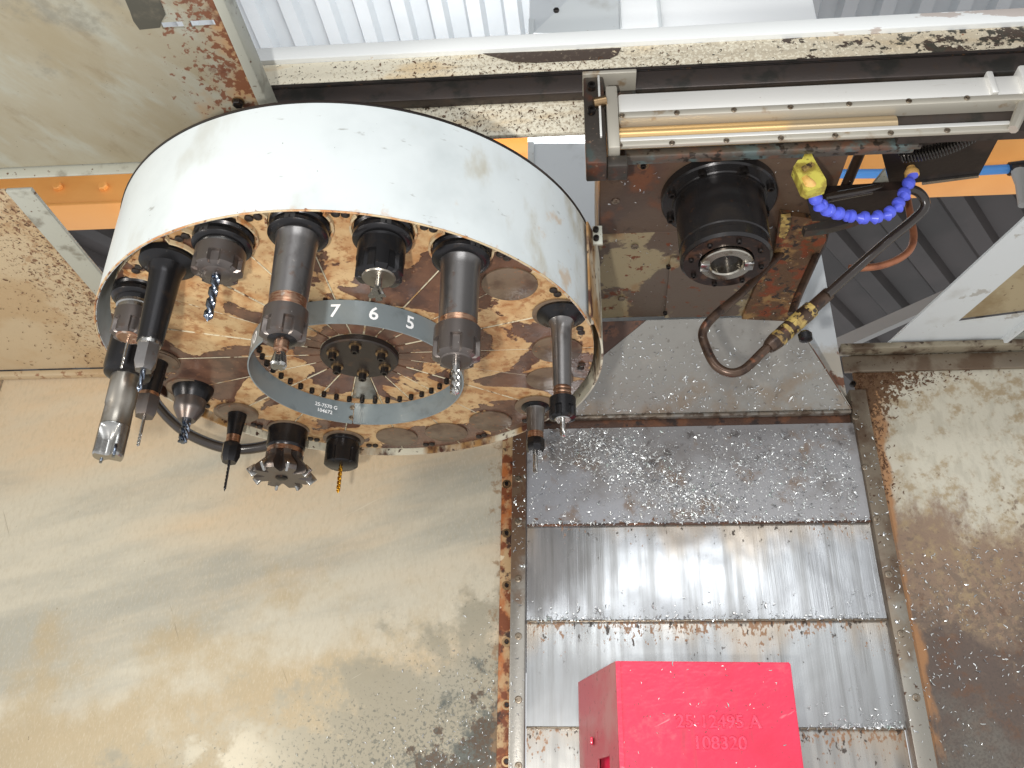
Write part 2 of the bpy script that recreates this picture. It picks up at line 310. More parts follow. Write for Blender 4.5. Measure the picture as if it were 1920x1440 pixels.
# bright folded way cover: vertical brushing and runs of rust below the joints
def cover_mat(name, lo_rust, base, rough, topz, botz):
    return mat(name, base, rough+.03, .68, [
        dict(c=S(128, 127, 124), s=60, lo=.42, hi=.66, st=(1, 1, .04), op=.6, rough=rough+.10),
        dict(c=S(98, 94, 90), s=18, lo=.54, hi=.72, st=(1, 1, .10), op=.6, rough=rough+.16),
        dict(c=S(190, 172, 148), s=7, lo=.50, hi=.74, st=(1, 1, .35), op=.6, g=[((0, 0, 1), topz, 3.0)], metal=.6),
        dict(c=S(150, 110, 76), s=190, lo=lo_rust+.03, hi=lo_rust+.10, st=(1, 1, .6), op=.85, d=3, g=[((0, 0, 1), topz, 3.5)], cl=(12, .5), metal=.2, rough=.5),
        dict(c=S(120, 86, 58), s=80, lo=lo_rust, hi=lo_rust+.06, g=[((0, 0, -1), -botz, 9.0)], metal=.2, rough=.5, o=(4, 1, 0)),
        dict(c=S(62, 52, 44), s=120, lo=.66, hi=.70, g=[((0, 0, 1), topz, 1.5)], st=(1, 1, .6), metal=.2, rough=.5, op=.9),
    ], [(520, .00011, (1, 1, .015)), (3.2, .004, (1, 1, .8))])
M['cover_2'] = cover_mat('brushed_cover_upper', .72, S(172, 174, 176), .19, .46, .345)
M['cover_3'] = cover_mat('brushed_cover_middle', .64, S(178, 180, 180), .20, .295, .18)
M['cover_4'] = cover_mat('brushed_cover_lower', .66, S(182, 180, 174), .22, .13, -.05)
M['cover_1'] = mat('dull_grey_cover', S(160, 159, 160), .42, .5, [
    dict(c=S(128, 122, 118), s=8, lo=.46, hi=.64, d=6, op=.8), dict(c=S(172, 174, 180), s=5, lo=.52, hi=.66, op=.7, g=[((-1, 0, -1), -.66, .7)]),
    dict(c=S(126, 102, 80), s=22, lo=.56, hi=.70, d=8, r=.66, metal=.3, rough=.55, cl=(8, .3), op=.7),
    dict(c=S(110, 78, 56), s=90, lo=.62, hi=.70, g=[((0, 0, -1), -.515, 7)], metal=.1, rough=.6),
    dict(c=S(86, 80, 78), s=40, lo=.58, hi=.70, op=.7, g=[((0, 0, 1), .64, 1)])], [(90, .00015)])
M['deflector'] = mat('dull_zinc_deflector', S(150, 147, 140), .40, .55, [
    dict(c=S(126, 121, 114), s=6, lo=.46, hi=.66, d=6, op=.8), dict(c=S(166, 160, 150), s=14, lo=.56, hi=.70, op=.5, o=(3, 3, 0)),
    dict(c=S(138, 116, 90), s=16, lo=.50, hi=.70, d=8, r=.66, op=.55, g=[((0, 0, -1), -.75, 2.5)]), dict(c=S(92, 82, 72), s=40, lo=.60, hi=.74, d=7, op=.6), dict(c=S(84, 66, 52), s=60, lo=.58, hi=.70, op=.8, g=[((0, 0, -1), -.708, 12)]), dict(c=S(104, 98, 90), s=140, lo=.64, hi=.70, op=.6)], [(120, .00015)])
M['brown_recess'] = mat('rusty_recess', S(82, 58, 46), .5, .1, [dict(c=S(112, 74, 52), s=30, lo=.5, hi=.64, d=6), dict(c=S(52, 40, 36), s=50, lo=.54, hi=.64)], [(120, .0006)])
M['guide_l'] = mat('guide_strip_steel', S(150, 146, 138), .36, .75, [
    dict(c=S(112, 92, 74), s=14, lo=.44, hi=.60, d=6, g=[((0, 0, 1), .42, 1.6)], metal=.3), dict(c=S(96, 70, 54), s=40, lo=.58, hi=.66, g=[((0, 0, 1), .42, 1.0)], metal=.2), dict(c=S(190, 188, 184), s=160, lo=.68, hi=.72)], [(200, .0002)])
M['guide_r'] = mat('guide_strip_dull', S(136, 124, 108), .42, .5, [
    dict(c=S(108, 90, 74), s=16, lo=.46, hi=.62, d=6), dict(c=S(150, 146, 136), s=9, lo=.5, hi=.62, g=[((0, 0, -1), -.3, 1.5)]), dict(c=S(84, 62, 48), s=120, lo=.64, hi=.68)], [(200, .0002)])
M['top_lip'] = mat('stained_top_lip', S(150, 140, 120), .46, .2, [dict(c=S(96, 80, 64), s=22, lo=.46, hi=.62, d=6), dict(c=S(70, 54, 42), s=90, lo=.58, hi=.66)], [(160, .0004)])
M['tan_plain'] = mat('plain_tan_sheet', S(176, 160, 128), .48, .1, [dict(c=S(148, 128, 94), s=14, lo=.46, hi=.66, d=6), dict(c=S(110, 88, 64), s=120, lo=.66, hi=.72)])
M['screw'] = mat('flush_screw', S(140, 128, 112), .36, .8, [dict(c=S(92, 76, 60), s=200, lo=.5, hi=.65)])
M['hole'] = mat('dark_socket', S(24, 22, 20), .6)
M['red'] = mat('red_gloss_paint', S(234, 52, 86), .28, 0, [
    dict(c=S(210, 38, 68), s=6, lo=.44, hi=.68, op=.7), dict(c=S(238, 108, 126), s=13, lo=.56, hi=.74, d=7, op=.5, rough=.5),
    dict(c=S(236, 150, 156), s=30, lo=.69, hi=.73, st=(.25, 1, 2.5), op=.6, rough=.5, rot=(0, .5, 0)),
    dict(c=S(160, 56, 66), s=18, lo=.56, hi=.72, st=(2.2, 1, .30), d=7, op=.6, rough=.5),
    dict(c=S(206, 150, 146), s=9, lo=.60, hi=.74, d=8, r=.68, op=.40, rough=.6, o=(2, 3, 1)),
    dict(c=S(112, 58, 54), s=150, lo=.655, hi=.70, op=.8, rough=.6),
    dict(c=S(128, 82, 70), s=50, lo=.60, hi=.72, g=[((0, 0, 1), .247, 14)], op=.6, rough=.6)],
    [(11, .0030, (1, 1, 1.6)), (40, .0004)], coat=.35)
M['red_lit_letters'] = mat('red_paint_lit_letters', S(236, 74, 104), .32, 0, [dict(c=S(222, 52, 84), s=120, lo=.45, hi=.65)], coat=.3)  # raised letters a lighter red: their highlight is painted into the colour
M['red_dusty'] = mat('red_paint_dusty', S(186, 92, 98), .5, 0, [dict(c=S(184, 128, 124), s=12, lo=.40, hi=.62, op=.85), dict(c=S(140, 36, 50), s=14, lo=.56, hi=.62, st=(1, 1, .3), op=.85), dict(c=S(110, 74, 66), s=120, lo=.62, hi=.7, op=.6)], [(60, .0002)])
M['orange'] = mat('orange_beam_paint', S(246, 172, 92), .45, 0, [dict(c=S(240, 160, 78), s=4, lo=.45, hi=.65, op=.6), dict(c=S(150, 84, 40), s=18, lo=.70, hi=.74, op=.8), dict(c=S(128, 52, 40), s=9, lo=.745, hi=.75)])
M['blue_hose'] = mat('blue_air_hose', S(70, 128, 190), .4)
M['blue'] = mat('blue_plastic', S(88, 100, 222), .32, 0, spec=.5)
M['cream_orange'] = mat('amber_plastic', S(226, 178, 106), .4, 0, [dict(c=S(190, 150, 70), s=60, lo=.5, hi=.7)])
M['yellow'] = mat('yellow_plastic', S(196, 186, 82), .45, 0, [dict(c=S(150, 132, 58), s=50, lo=.44, hi=.60), dict(c=S(90, 76, 40), s=140, lo=.62, hi=.68)])
M['tape'] = mat('yellow_tape', S(182, 156, 88), .5, 0, [dict(c=S(134, 108, 62), s=60, lo=.44, hi=.6, d=6), dict(c=S(58, 46, 34), s=90, lo=.50, hi=.58, d=6)])
M['rubber'] = mat('oily_black_hose', S(48, 40, 34), .22, 0, [dict(c=S(58, 48, 38), s=30, lo=.5, hi=.7, op=.7)], coat=.3)
M['pipe'] = mat('oily_steel_pipe', S(84, 66, 54), .32, .5, [dict(c=S(56, 44, 38), s=40, lo=.48, hi=.62), dict(c=S(128, 84, 62), s=70, lo=.6, hi=.7), dict(c=S(206, 200, 186), s=230, lo=.70, hi=.72)], [(200, .0002)])
M['copper_pipe'] = mat('copper_tube', S(166, 108, 78), .4, .5, [dict(c=S(120, 74, 56), s=40, lo=.5, hi=.7)])
M['spring'] = mat('dark_spring_steel', S(70, 66, 62), .25, .9)
M['black_box'] = mat('oily_black_box', S(34, 27, 24), .35, .1, [dict(c=S(54, 42, 36), s=20, lo=.5, hi=.68)], [(120, .0003)])
M['roof_dark'] = mat('dark_roof_cladding', S(66, 60, 58), .5, .2, [dict(c=S(54, 50, 48), s=2, lo=.4, hi=.65)])
M['roof_white'] = mat('white_roof_cladding', S(184, 190, 194), .5, 0, [dict(c=S(174, 180, 184), s=2, lo=.4, hi=.65)])
M['grey_paint'] = mat('grey_member_paint', S(132, 130, 126), .5)
M['chip'] = mat('bright_swarf', S(232, 234, 232), .30, .55, [dict(c=S(150, 152, 156), s=130, lo=.45, hi=.6), dict(c=S(196, 214, 206), s=90, lo=.58, hi=.7)])
M['chip_brown'] = mat('rusty_swarf', S(96, 66, 44), .45, .3)

# ------------------------------------------------------------------ mesh helpers
def finish(name, bm, material, parent=None, smooth=38, loc=None):
    bmesh.ops.remove_doubles(bm, verts=bm.verts, dist=1e-6)
    bmesh.ops.recalc_face_normals(bm, faces=bm.faces)
    me = bpy.data.meshes.new(name); bm.to_mesh(me); bm.free()
    if smooth:
        me.shade_smooth(); me.set_sharp_from_angle(angle=math.radians(smooth))
    for m in (material if isinstance(material, (list, tuple)) else [material]): me.materials.append(m)
    return link(name, me, parent, loc)
def link(name, me, parent=None, loc=None, rot=None):
    o = bpy.data.objects.new(name, me); col.objects.link(o)
    if parent is not None: o.parent = parent
    if loc is not None: o.location = loc
    if rot is not None: o.rotation_euler = rot
    return o
def thing(name, label, cat, loc=(0, 0, 0), rot=(0, 0, 0), group=None):
    o = bpy.data.objects.new(name, None); col.objects.link(o); o.location = loc; o.rotation_euler = rot
    o.empty_display_size = .02
    return tag(o, label, cat, group)
def tag(o, label, cat, group=None):
    o['label'] = label; o['category'] = cat
    if group: o['group'] = group
    return o
def wpart(name, bm, material, parent, smooth=38):
    """a part whose mesh was drawn in world coordinates"""
    bmesh.ops.translate(bm, verts=bm.verts, vec=-Vector(parent_world(parent)))
    return finish(name, bm, material, parent, smooth)
def parent_world(o):
    v = Vector((0, 0, 0))
    while o is not None:
        v += Vector(o.location); o = o.parent
    return v
def box(bm, a, b, bev=0.):
    a, b = Vector(a), Vector(b)
    r = bmesh.ops.create_cube(bm, size=1)
    vs = r['verts']
    for v in vs:
        v.co = Vector((a.x+(b.x-a.x)*(v.co.x+.5), a.y+(b.y-a.y)*(v.co.y+.5), a.z+(b.z-a.z)*(v.co.z+.5)))
    if bev:
        es = list({e for v in vs for e in v.link_edges})
        bmesh.ops.bevel(bm, geom=es, offset=bev, segments=2, affect='EDGES', profile=.5)
    return bm
def B(): return bmesh.new()
def boxbm(a, b, bev=0.): return box(B(), a, b, bev)
def lathe(bm, prof, seg=40, cap=True, M4=None):
    rings = []
    for r, z in prof:
        ring = []
        for i in range(seg):
            t = 2*PI*i/seg; v = Vector((r*math.cos(t), r*math.sin(t), z))
            ring.append(bm.verts.new(M4 @ v if M4 else v))
        rings.append(ring)
    for a, b in zip(rings, rings[1:]):
        for i in range(seg):
            j = (i+1) % seg
            bm.faces.new((a[i], a[j], b[j], b[i]))
    if cap:
        bm.faces.new(rings[0]); bm.faces.new(rings[-1])
    return bm
def shell(bm, a0, a1, r, t, z0, z1, n=64, c=(0, 0)):
    """part of an upright sheet cylinder, wall thickness t"""
    vs = []
    for i in range(n+1):
        a = a0+(a1-a0)*i/n; ca, sa = math.cos(a), math.sin(a)
        vs.append([bm.verts.new((c[0]+rr*ca, c[1]+rr*sa, z)) for rr, z in ((r, z0), (r, z1), (r-t, z1), (r-t, z0))])
    for p, q in zip(vs, vs[1:]):
        for k in range(4):
            bm.faces.new((p[k], p[(k+1) % 4], q[(k+1) % 4], q[k]))
    bm.faces.new(vs[0]); bm.faces.new(vs[-1])
    return bm
def tube(bm, pts, r, seg=12, cap=True):
    pts = [Vector(p) for p in pts]; rs = r if isinstance(r, (list, tuple)) else [r]*len(pts)
    prev = None; rings = []
    n = Vector((0, 0, 1))
    for i, p in enumerate(pts):
        t = (pts[min(i+1, len(pts)-1)]-pts[max(i-1, 0)]).normalized()
        if prev is None:
            n = t.orthogonal().normalized()
        else:
            n = (n-t*n.dot(t)).normalized()
        prev = t; b = t.cross(n)
        rings.append([bm.verts.new(p+(n*math.cos(2*PI*k/seg)+b*math.sin(2*PI*k/seg))*rs[i]) for k in range(seg)])
    for a, b in zip(rings, rings[1:]):
        for i in range(seg):
            j = (i+1) % seg; bm.faces.new((a[i], a[j], b[j], b[i]))
    if cap: bm.faces.new(rings[0]); bm.faces.new(rings[-1])
    return bm
def curve(pts, n=10):
    pts = [Vector(p) for p in pts]; out = []
    q = [pts[0]*2-pts[1]]+pts+[pts[-1]*2-pts[-2]]
    for i in range(1, len(q)-2):
        for k in range(n):
            t = k/n; a, b, c, d = q[i-1:i+3]
            out.append(.5*((2*b)+(c-a)*t+(2*a-5*b+4*c-d)*t*t+(3*b-a-3*c+d)*t**3))
    out.append(pts[-1]); return out
def slab(bm, poly, vec):
    """polygon extruded along vec"""
    poly = [Vector(p) for p in poly]; vec = Vector(vec)
    a = [bm.verts.new(p) for p in poly]; b = [bm.verts.new(p+vec) for p in poly]
    bm.faces.new(a); bm.faces.new(b)
    for i in range(len(a)):
        j = (i+1) % len(a); bm.faces.new((a[i], a[j], b[j], b[i]))
    return bm
def grid(bm, o, u, v, nu, nv, f=None):
    o, u, v = Vector(o), Vector(u), Vector(v); R = []
    for i in range(nu+1):
        row = []
        for j in range(nv+1):
            p = o+u*(i/nu)+v*(j/nv)
            if f: p = p+f(i/nu, j/nv)
            row.append(bm.verts.new(p))
        R.append(row)
    for i in range(nu):
        for j in range(nv):
            bm.faces.new((R[i][j], R[i+1][j], R[i+1][j+1], R[i][j+1]))
    return bm
def twist(bm, fn, z0, z1, turns, n=48, seg=24, scale=lambda t: 1.):
    """cross-section radius fn(theta) swept down from z0 to z1 with a helix"""
    rings = []
    for i in range(n+1):
        t = i/n; z = z0+(z1-z0)*t; ph = turns*2*PI*t; s = scale(t)
        rings.append([bm.verts.new((fn(2*PI*k/seg)*s*math.cos(2*PI*k/seg+ph), fn(2*PI*k/seg)*s*math.sin(2*PI*k/seg+ph), z)) for k in range(seg)])
    for a, b in zip(rings, rings[1:]):
        for i in range(seg):
            j = (i+1) % seg; bm.faces.new((a[i], a[j], b[j], b[i]))
    bm.faces.new(rings[0]); bm.faces.new(rings[-1])
    return bm
def mesh_of(bm, name, material, smooth=38):
    o = finish(name, bm, material, None, smooth); me = o.data
    bpy.data.objects.remove(o); return me
def text_bm(txt, size, extrude=0., bold=0., align='CENTER', spacing=1., bevel=0.):
    c = bpy.data.curves.new('lettering', 'FONT'); c.body = txt; c.size = size; c.extrude = extrude; c.offset = bold; c.bevel_depth = bevel; c.bevel_resolution = 1
    c.align_x = align; c.align_y = 'CENTER'; c.space_character = spacing; c.resolution_u = 3
    o = bpy.data.objects.new('lettering', c); col.objects.link(o)
    me = bpy.data.meshes.new_from_object(o.evaluated_get(bpy.context.evaluated_depsgraph_get()))
    bpy.data.objects.remove(o); bpy.data.curves.remove(c)
    bm = B(); bm.from_mesh(me); bpy.data.meshes.remove(me); return bm
def aim(o, d):
    o.rotation_euler = Vector(d).to_track_quat('Z', 'Y').to_euler(); return o

# shared small hardware (axis along +z pointing out of the surface)
def cap_screw(r, h):
    bm = B(); lathe(bm, [(r, 0), (r, h*.86), (r*.9, h), (r*.52, h), (r*.5, h*.45)], 14)
    return bm
CAP = mesh_of(cap_screw(.0052, .008), 'bolt', M['bolt'])
CAP_S = mesh_of(cap_screw(.0036, .0052), 'bolt', M['bolt'])
WASH = mesh_of(lathe(B(), [(.0078, 0), (.0078, .0016), (.0050, .0016), (.0050, 0)], 18, False), 'washer', M['washer'])
def flat_screw(r):
    return lathe(B(), [(r, 0), (r, .0012), (r*.88, .0016), (r*.45, .0014), (r*.4, .0004)], 16)
FLAT = mesh_of(flat_screw(.0058), 'screw', M['screw'])
FLAT_S = mesh_of(flat_screw(.0036), 'screw', M['screw'])
HEX = mesh_of(lathe(B(), [(.0068, 0), (.0068, .0055), (.0055, .0066)], 6), 'bolt', M['bolt'], 20)
def hw(name, me, parent, p, d=(0, 0, -1)):
    o = link(name, me, parent, Vector(p)-parent_world(parent)); aim(o, d); return o

# ================================================================== the shop behind and above the machine
def corrugated(name, material, o, u, v, width, length, pitch, rib, depth, up):
    """profiled roof sheet: flat pans with raised trapezoid ribs running along v"""
    bm = B(); o, u, v, up = Vector(o), Vector(u).normalized(), Vector(v).normalized(), Vector(up)
    prof = []; x = 0
    while x < width:
        prof += [(x, 0), (x+pitch-rib*1.6, 0), (x+pitch-rib*1.3, depth), (x+pitch-rib*.3, depth)]
        x += pitch
    a = [bm.verts.new(o+u*p+up*q) for p, q in prof]; b = [bm.verts.new(o+u*p+up*q+v*length) for p, q in prof]
    for i in range(len(a)-1): bm.faces.new((a[i], a[i+1], b[i+1], b[i]))
    ob = finish(name, bm, material, None, 0); ob['kind'] = 'structure'; return ob
d = P(2520, 1380, y=5); d.z = 0; d.normalize()
side = Vector((d.y, -d.x, 0))
corrugated('roof', M['roof_dark'], Vector((0, 6, 3.3))-side*9-d*9, side, d, 18, 18, .33, .10, -.06, (0, 0, 1))
corrugated('ceiling', M['roof_white'], (-1.6, .9, 2.42), (1, 0, 0), (.03, 1, 0), 4.6, 1.75, .118, .042, .030, (0, 0, -1))
# orange crane beam: web with an upper and lower flange, a bolt row and a red paint mark
def orange_beam():
    t = thing('orange_steel_beam', 'long orange painted steel beam crossing behind the whole machine', 'beam', (0, 2.2, 1.86))
    y0 = 2.2
    zf = P(700, 357, y=y0).z; zt = P(940, 256, y=y0+.0).z
    wpart('web', boxbm((-2.6, y0, zf), (2.6, y0+.012, zt), .002), M['orange'], t)
    wpart('lower_flange', boxbm((-2.6, y0-.004, zf-.014), (2.6, y0+.125, zf-.001), .003), M['orange'], t)
    wpart('upper_flange', boxbm((-2.6, y0-.030, zt+.001), (2.6, y0+.12, zt+.014), .003), M['orange'], t)
    for px, py in ((195, 352), (978, 302), (110, 352)):
        hw('bolt', mesh_of(lathe(B(), [(.016, 0), (.016, .012), (.012, .015)], 6), 'bolt', M['orange'], 20), t, P(px, py, y=y0-.0005), (0, -1, 0))
orange_beam()
q0, q1 = P(1585, 642, y=3.0), P(1712, 585, y=3.0)
bm = B(); tube(bm, [q0+(q0-q1)*.6, q1+(q1-q0)*1.2], .032, 4)
tag(finish('grey_roof_purlin', bm, M['grey_paint'], None, 0), 'grey steel bar slanting under the dark roof above the right wall', 'beam')
bm = B(); tube(bm, [P(960, 320, y=2.05), P(1200, 322, y=2.05), P(1590, 326, y=2.02), P(1750, 325, y=2.0), P(1905, 316, y=2.0)], .013, 12)
tag(finish('blue_air_hose', bm, M['blue_hose']), 'straight blue air hose running in front of the orange beam', 'hose')
t = thing('hose_fitting', 'grey metal hose fitting at the right end of the blue air hose', 'fitting', P(1910, 320, y=2.0))
bm = B(); tube(bm, [P(1892, 317, y=1.995), P(1925, 314, y=1.995)], [.019, .021], 10); wpart('collar', bm, M['bolt'], t)
bm = B(); tube(bm, [P(1910, 322, y=1.99), P(1914, 345, y=1.99), P(1918, 385, y=1.99)], [.02, .014, .012], 10); wpart('stem', bm, M['grey_paint'], t)
# white duct above the beam
t = thing('white_duct', 'bright white sheet metal duct under the pale ribbed ceiling', 'duct', (.35, 1.6, 1.9))
a = P(1165, 70, y=1.45); b_ = P(1540, 60, y=1.45)
wpart('duct_body', boxbm((a.x, 1.45, a.z-.03), (b_.x, 2.1, 2.36), .012), M['duct'], t)
wpart('seam_strip', boxbm((a.x+.085, 1.440, a.z-.03), (a.x+.092, 1.449, 2.3), .001), M['white_sheet'], t)
t = thing('white_cover_plate', 'flat white cover plate with one bolt beside the bright duct', 'plate', (.05, 1.44, 1.8))
pl = [P(1000, 62, y=1.44), P(1075, -10, y=1.44), P(1160, -14, y=1.44), P(1160, 60, y=1.44)]
wpart('plate', slab(B(), pl, (0, .004, 0)), M['white_sheet'], t)
hw('bolt', HEX, t, P(1043, 21, y=1.4395), (0, -1, 0))

# ================================================================== enclosure sheets
YW, ZT = 1.50, .845
bm = B(); grid(bm, (-1.135, YW, -.35), (1.135-.137, 0, 0), (0, 0, ZT+.35), 24, 24)
slab(bm, [(-1.135, YW+.002, -.35), (-.137, YW+.002, -.35), (-.137, YW+.002, ZT), (-1.135, YW+.002, ZT)], (0, .003, 0))
wall_l = thing('back_wall_sheet', 'large tan stained back wall sheet below the tool carousel', 'wall', (-.6, YW, 0))
wpart('sheet', bm, M['wall_left'], wall_l, 0)
wpart('corner_fold', boxbm((-1.45, YW-.012, -.35), (-1.138, YW+.01, ZT-.002), .002), M['wall_left'], wall_l)
wpart('top_fold', boxbm((-1.45, YW-.018, ZT-.014), (-.13, YW-.002, ZT-.002), .002), M['overhead'], wall_l)
# rusty flange with bolts between the wall and the way cover guide
fl = wpart('rusty_flange', boxbm((-.140, YW-.016, -.35), (-.1195, YW+.001, .80), .002), M['rust_strip'], wall_l)
for py in (908, 1000, 1098, 1204, 1322, 1428):
    pp = P(950, py, y=YW-.0163)
    hw('washer', WASH, fl, pp, (0, -1, 0)); hw('bolt', CAP_S, fl, pp, (0, -1, 0))

wall_r = thing('back_wall_sheet', 'right back wall sheet with purple brown rust stains and stuck swarf', 'wall', (.8, YW, 0))
bm = B(); grid(bm, (.500, YW, -.35), (.75, 0, 0), (0, 0, ZT+.35), 16, 24); slab(bm, [(.5, YW+.002, -.35), (1.25, YW+.002, -.35), (1.25, YW+.002, ZT), (.5, YW+.002, ZT)], (0, .003, 0))
wpart('sheet', bm, M['wall_right'], wall_r, 0)
wpart('top_lip', boxbm((.478, YW-.030, ZT-.010), (1.25, YW-.002, ZT+.003), .003), M['top_lip'], wall_r)
wpart('upper_band', boxbm((.4835, YW-.008, ZT-.045), (1.25, YW-.001, ZT-.012), .002), M['guide_r'], wall_r)
hw('bolt', CAP, wall_r, P(1598, 722, y=YW-.012), (0, -1, 0))

# overhead sheet on the left: flat, speckled, with a folded pale edge
ov = thing('overhead_sheet', 'flat overhead sheet speckled with rust, folded pale edge, far left', 'panel', (-1.0, 1.2, ZT))
wpart('sheet', boxbm((-1.6, .962, ZT), (-.816, YW-.019, ZT+.004), 0), M['overhead'], ov)
wpart('folded_edge', boxbm((-.8155, .962, ZT-.0015), (-.776, YW-.019, ZT+.0055), .002), M['lip_grey'], ov)
# dirty beige panel above left, with slots
pt = thing('ceiling_panel', 'large dirty beige overhead panel with two slots at upper left', 'panel', (-.7, .6, ZT))
def panel_with_slots():
    bm = B()
    x0, x1, y0, y1 = -1.5, -.396, .25, .915
    slots = [(P(302, 47, z=ZT).x, P(302, 47, z=ZT).x+.026), (P(358, 47, z=ZT).x, P(405, 47, z=ZT).x)]
    ys = P(330, 47, z=ZT).y
    xs = sorted([x0]+[v for s in slots for v in s]+[x1]); yy = [y0, ys-.0045, ys+.0045, y1]
    for i in range(len(xs)-1):
        for j in range(3):
            if j == 1 and any(abs(xs[i]-s[0]) < 1e-6 for s in slots): continue
            box(bm, (xs[i], yy[j], ZT), (xs[i+1], yy[j+1], ZT+.003))
    return bm
bm = panel_with_slots(); wpart('sheet', bm, M['panel_tl'], pt, 0)
wpart('far_lip', boxbm((-1.5, .9165, ZT-.017), (-.396, .9195, ZT+.004), .001), M['lip_grey'], pt)
wpart('side_flange', boxbm((-.3955, .25, ZT-.002), (-.383, .9195, ZT+.03), .0015), M['lip_grey'], pt)
pp = P(447, 190, z=ZT-.001)
hw('washer', WASH, pt, pp); hw('bolt', HEX, pt, pp-Vector((0, 0, .001)))
pl = [P(x, y, z=ZT-.0012) for x, y in ((232, -6), (297, -6), (310, 28), (303, 40), (300, 52), (262, 56), (250, 40), (243, 20))]
wpart('grey_film', slab(B(), pl, (0, 0, .001)), M['patch'], pt)
# overhead frame on the right
fr = thing('ceiling_frame', 'white folded overhead frame with a tan inner sheet, upper right', 'panel', (.66, 1.35, ZT))
zz = ZT+.006
q = lambda px, py, z=zz: P(px, py, z=z)
run = Vector((.262, -1, 0))
A1, I1, D1 = q(1662, 648), q(1792, 606), q(1866, 643)
A2, I2 = A1+run*(A1.y-.62), I1+run*(I1.y-.62)
J1 = D1+run*.10; D2 = D1+run*(D1.y-.62)
wpart('side_strip', slab(B(), [A1, A2, I2, I1], (0, 0, .004)), M['white_sheet'], fr)
wpart('cross_strip', slab(B(), [A1+Vector((.0005, 0, .0003)), I1+Vector((.0005, .0005, .0003)), J1, D1], (0, 0, .004)), M['white_sheet'], fr)
up = Vector((0, 0, .008))
wpart('inner_sheet', slab(B(), [I1+up, I2+up, D2+up, J1+up], (0, 0, .003)), M['tan_plain'], fr)
lo_ = Vector((0, 0, -.012)); wd = Vector((.006, 0, -.012))
wpart('edge_fold', slab(B(), [D1+lo_, D2+lo_, D2+wd, D1+wd], (0, 0, .022)), M['white_sheet'], fr)
t = thing('outer_fascia', 'pale grey fascia beyond the right overhead frame edge', 'panel', (1.0, 1.7, .9))
wpart('board', slab(B(), [P(1880, 646, y=1.58), P(1935, 612, y=1.58), P(2060, 600, y=1.58), P(2060, 660, y=1.58)], (0, .01, 0)), M['lip_grey'], t)

# ================================================================== column: white cover, way cover, guides, deflector
XL, XR = -.0935, .4695
cc = thing('column_cover', 'tall white column cover sheet behind the spindle head', 'cover', (.19, 1.49, .72))
wpart('sheet', boxbm((XL-.002, 1.478, .700), (XR+.006, 1.492, 2.30), .002), M['white_sheet_stained'], cc)
wpart('side_fold', boxbm((XL-.0035, 1.474, .80), (XL+.010, 1.477, 1.75), .001), M['white_sheet'], cc)
wc = thing('way_cover', 'telescopic steel way cover of four brushed panels on the column', 'way cover', (.19, 1.49, 0))
zj = [P(1300, 799, y=1.452).z, P(1300, 982, y=1.452).z, P(1300, 1164, y=1.458).z, P(1300, 1366, y=1.464).z, -.10]
lab = ['dull grey top panel covered in swarf', 'brushed panel with a bright reflection', 'brushed panel behind the red box, rusty along its top', 'lowest brushed panel behind the red box']
for i in range(4):
    y = 1.452+.006*i
    top = zj[i]+(.012 if i else 0)
    def wave(u, v): return Vector((0, .0016*math.sin(6*u+i*2)*math.sin(3*v), 0))
    bm = B(); grid(bm, (XL+.0006, y, zj[i+1]), (XR-XL-.0012, 0, 0), (0, 0, top-zj[i+1]), 20, 8, wave)
    p_ = wpart('cover_panel', bm, M['cover_%d' % (i+1)], wc); p_['label'] = lab[i]
    # returned lower edge: a hem a few millimetres thick
    wpart('hem', boxbm((XL+.0006, y-.0022, zj[i+1]-.0012), (XR-.0006, y+.0030, zj[i+1]+.0022), .0008), M['brown_recess'] if i == 0 else M['screw'], p_)
wpart('top_recess', boxbm((XL, 1.462, zj[0]+.001), (XR, 1.472, zj[0]+.034), .001), M['brown_recess'], wc)
gl = wpart('guide_strip', boxbm((-.1185, 1.446, -.30), (-.0945, 1.473, .78), .0015), M['guide_l'], wc)
for py in (898, 978, 1085, 1193, 1312, 1436): hw('screw', FLAT, gl, P(972, py, y=1.4459), (0, -1, 0))
gr = wpart('guide_strip', boxbm((.4705, 1.446, -.30), (.4985, 1.473, .74), .0015), M['guide_r'], wc)
for px, py in ((1604, 782), (1622, 876), (1644, 972), (1666, 1077), (1690, 1188), (1718, 1308)): hw('screw', FLAT, gr, P(px, py, y=1.4459), (0, -1, 0))
wpart('outer_strip', boxbm((.4990, 1.466, -.30), (.5010, 1.497, .74), 0), M['rust_strip'], wc)

df = thing('chip_deflector', 'sloping grey zinc deflector under the spindle head dotted with bright swarf', 'deflector', (.2, 1.4, .70))
TL, TR = P(1212, 598, z=.817), P(1484, 592, z=.817)
TL.y = TR.y = 1.322
BL, BR = Vector((XL+.004, 1.449, .703)), Vector((XR-.001, 1.449, .703))
wpart('sloping_sheet', slab(B(), [TL, TR, BR, BL], (0, .002, .0025)), M['deflector'], df, 0)
wpart('lower_lip', boxbm((BL.x, 1.4475, .6965), (BR.x, 1.4600, .7020), .001), M['deflector'], df)
wpart('side_gusset', slab(B(), [(.037, 1.322, .817), TL-Vector((.001, 0, 0)), BL-Vector((.001, 0, 0)), (BL.x-.0005, 1.475, .80)], (0, .002, .002)), M['brown_recess'], df, 0)
wpart('side_gusset', slab(B(), [TR+Vector((.001, 0, .001)), BR+Vector((.0005, 0, .001)), (XR, 1.476, .72), (TR.x+.001, 1.476, .90)], (.0015, .001, .001)), M['white_sheet_stained'], df, 0)

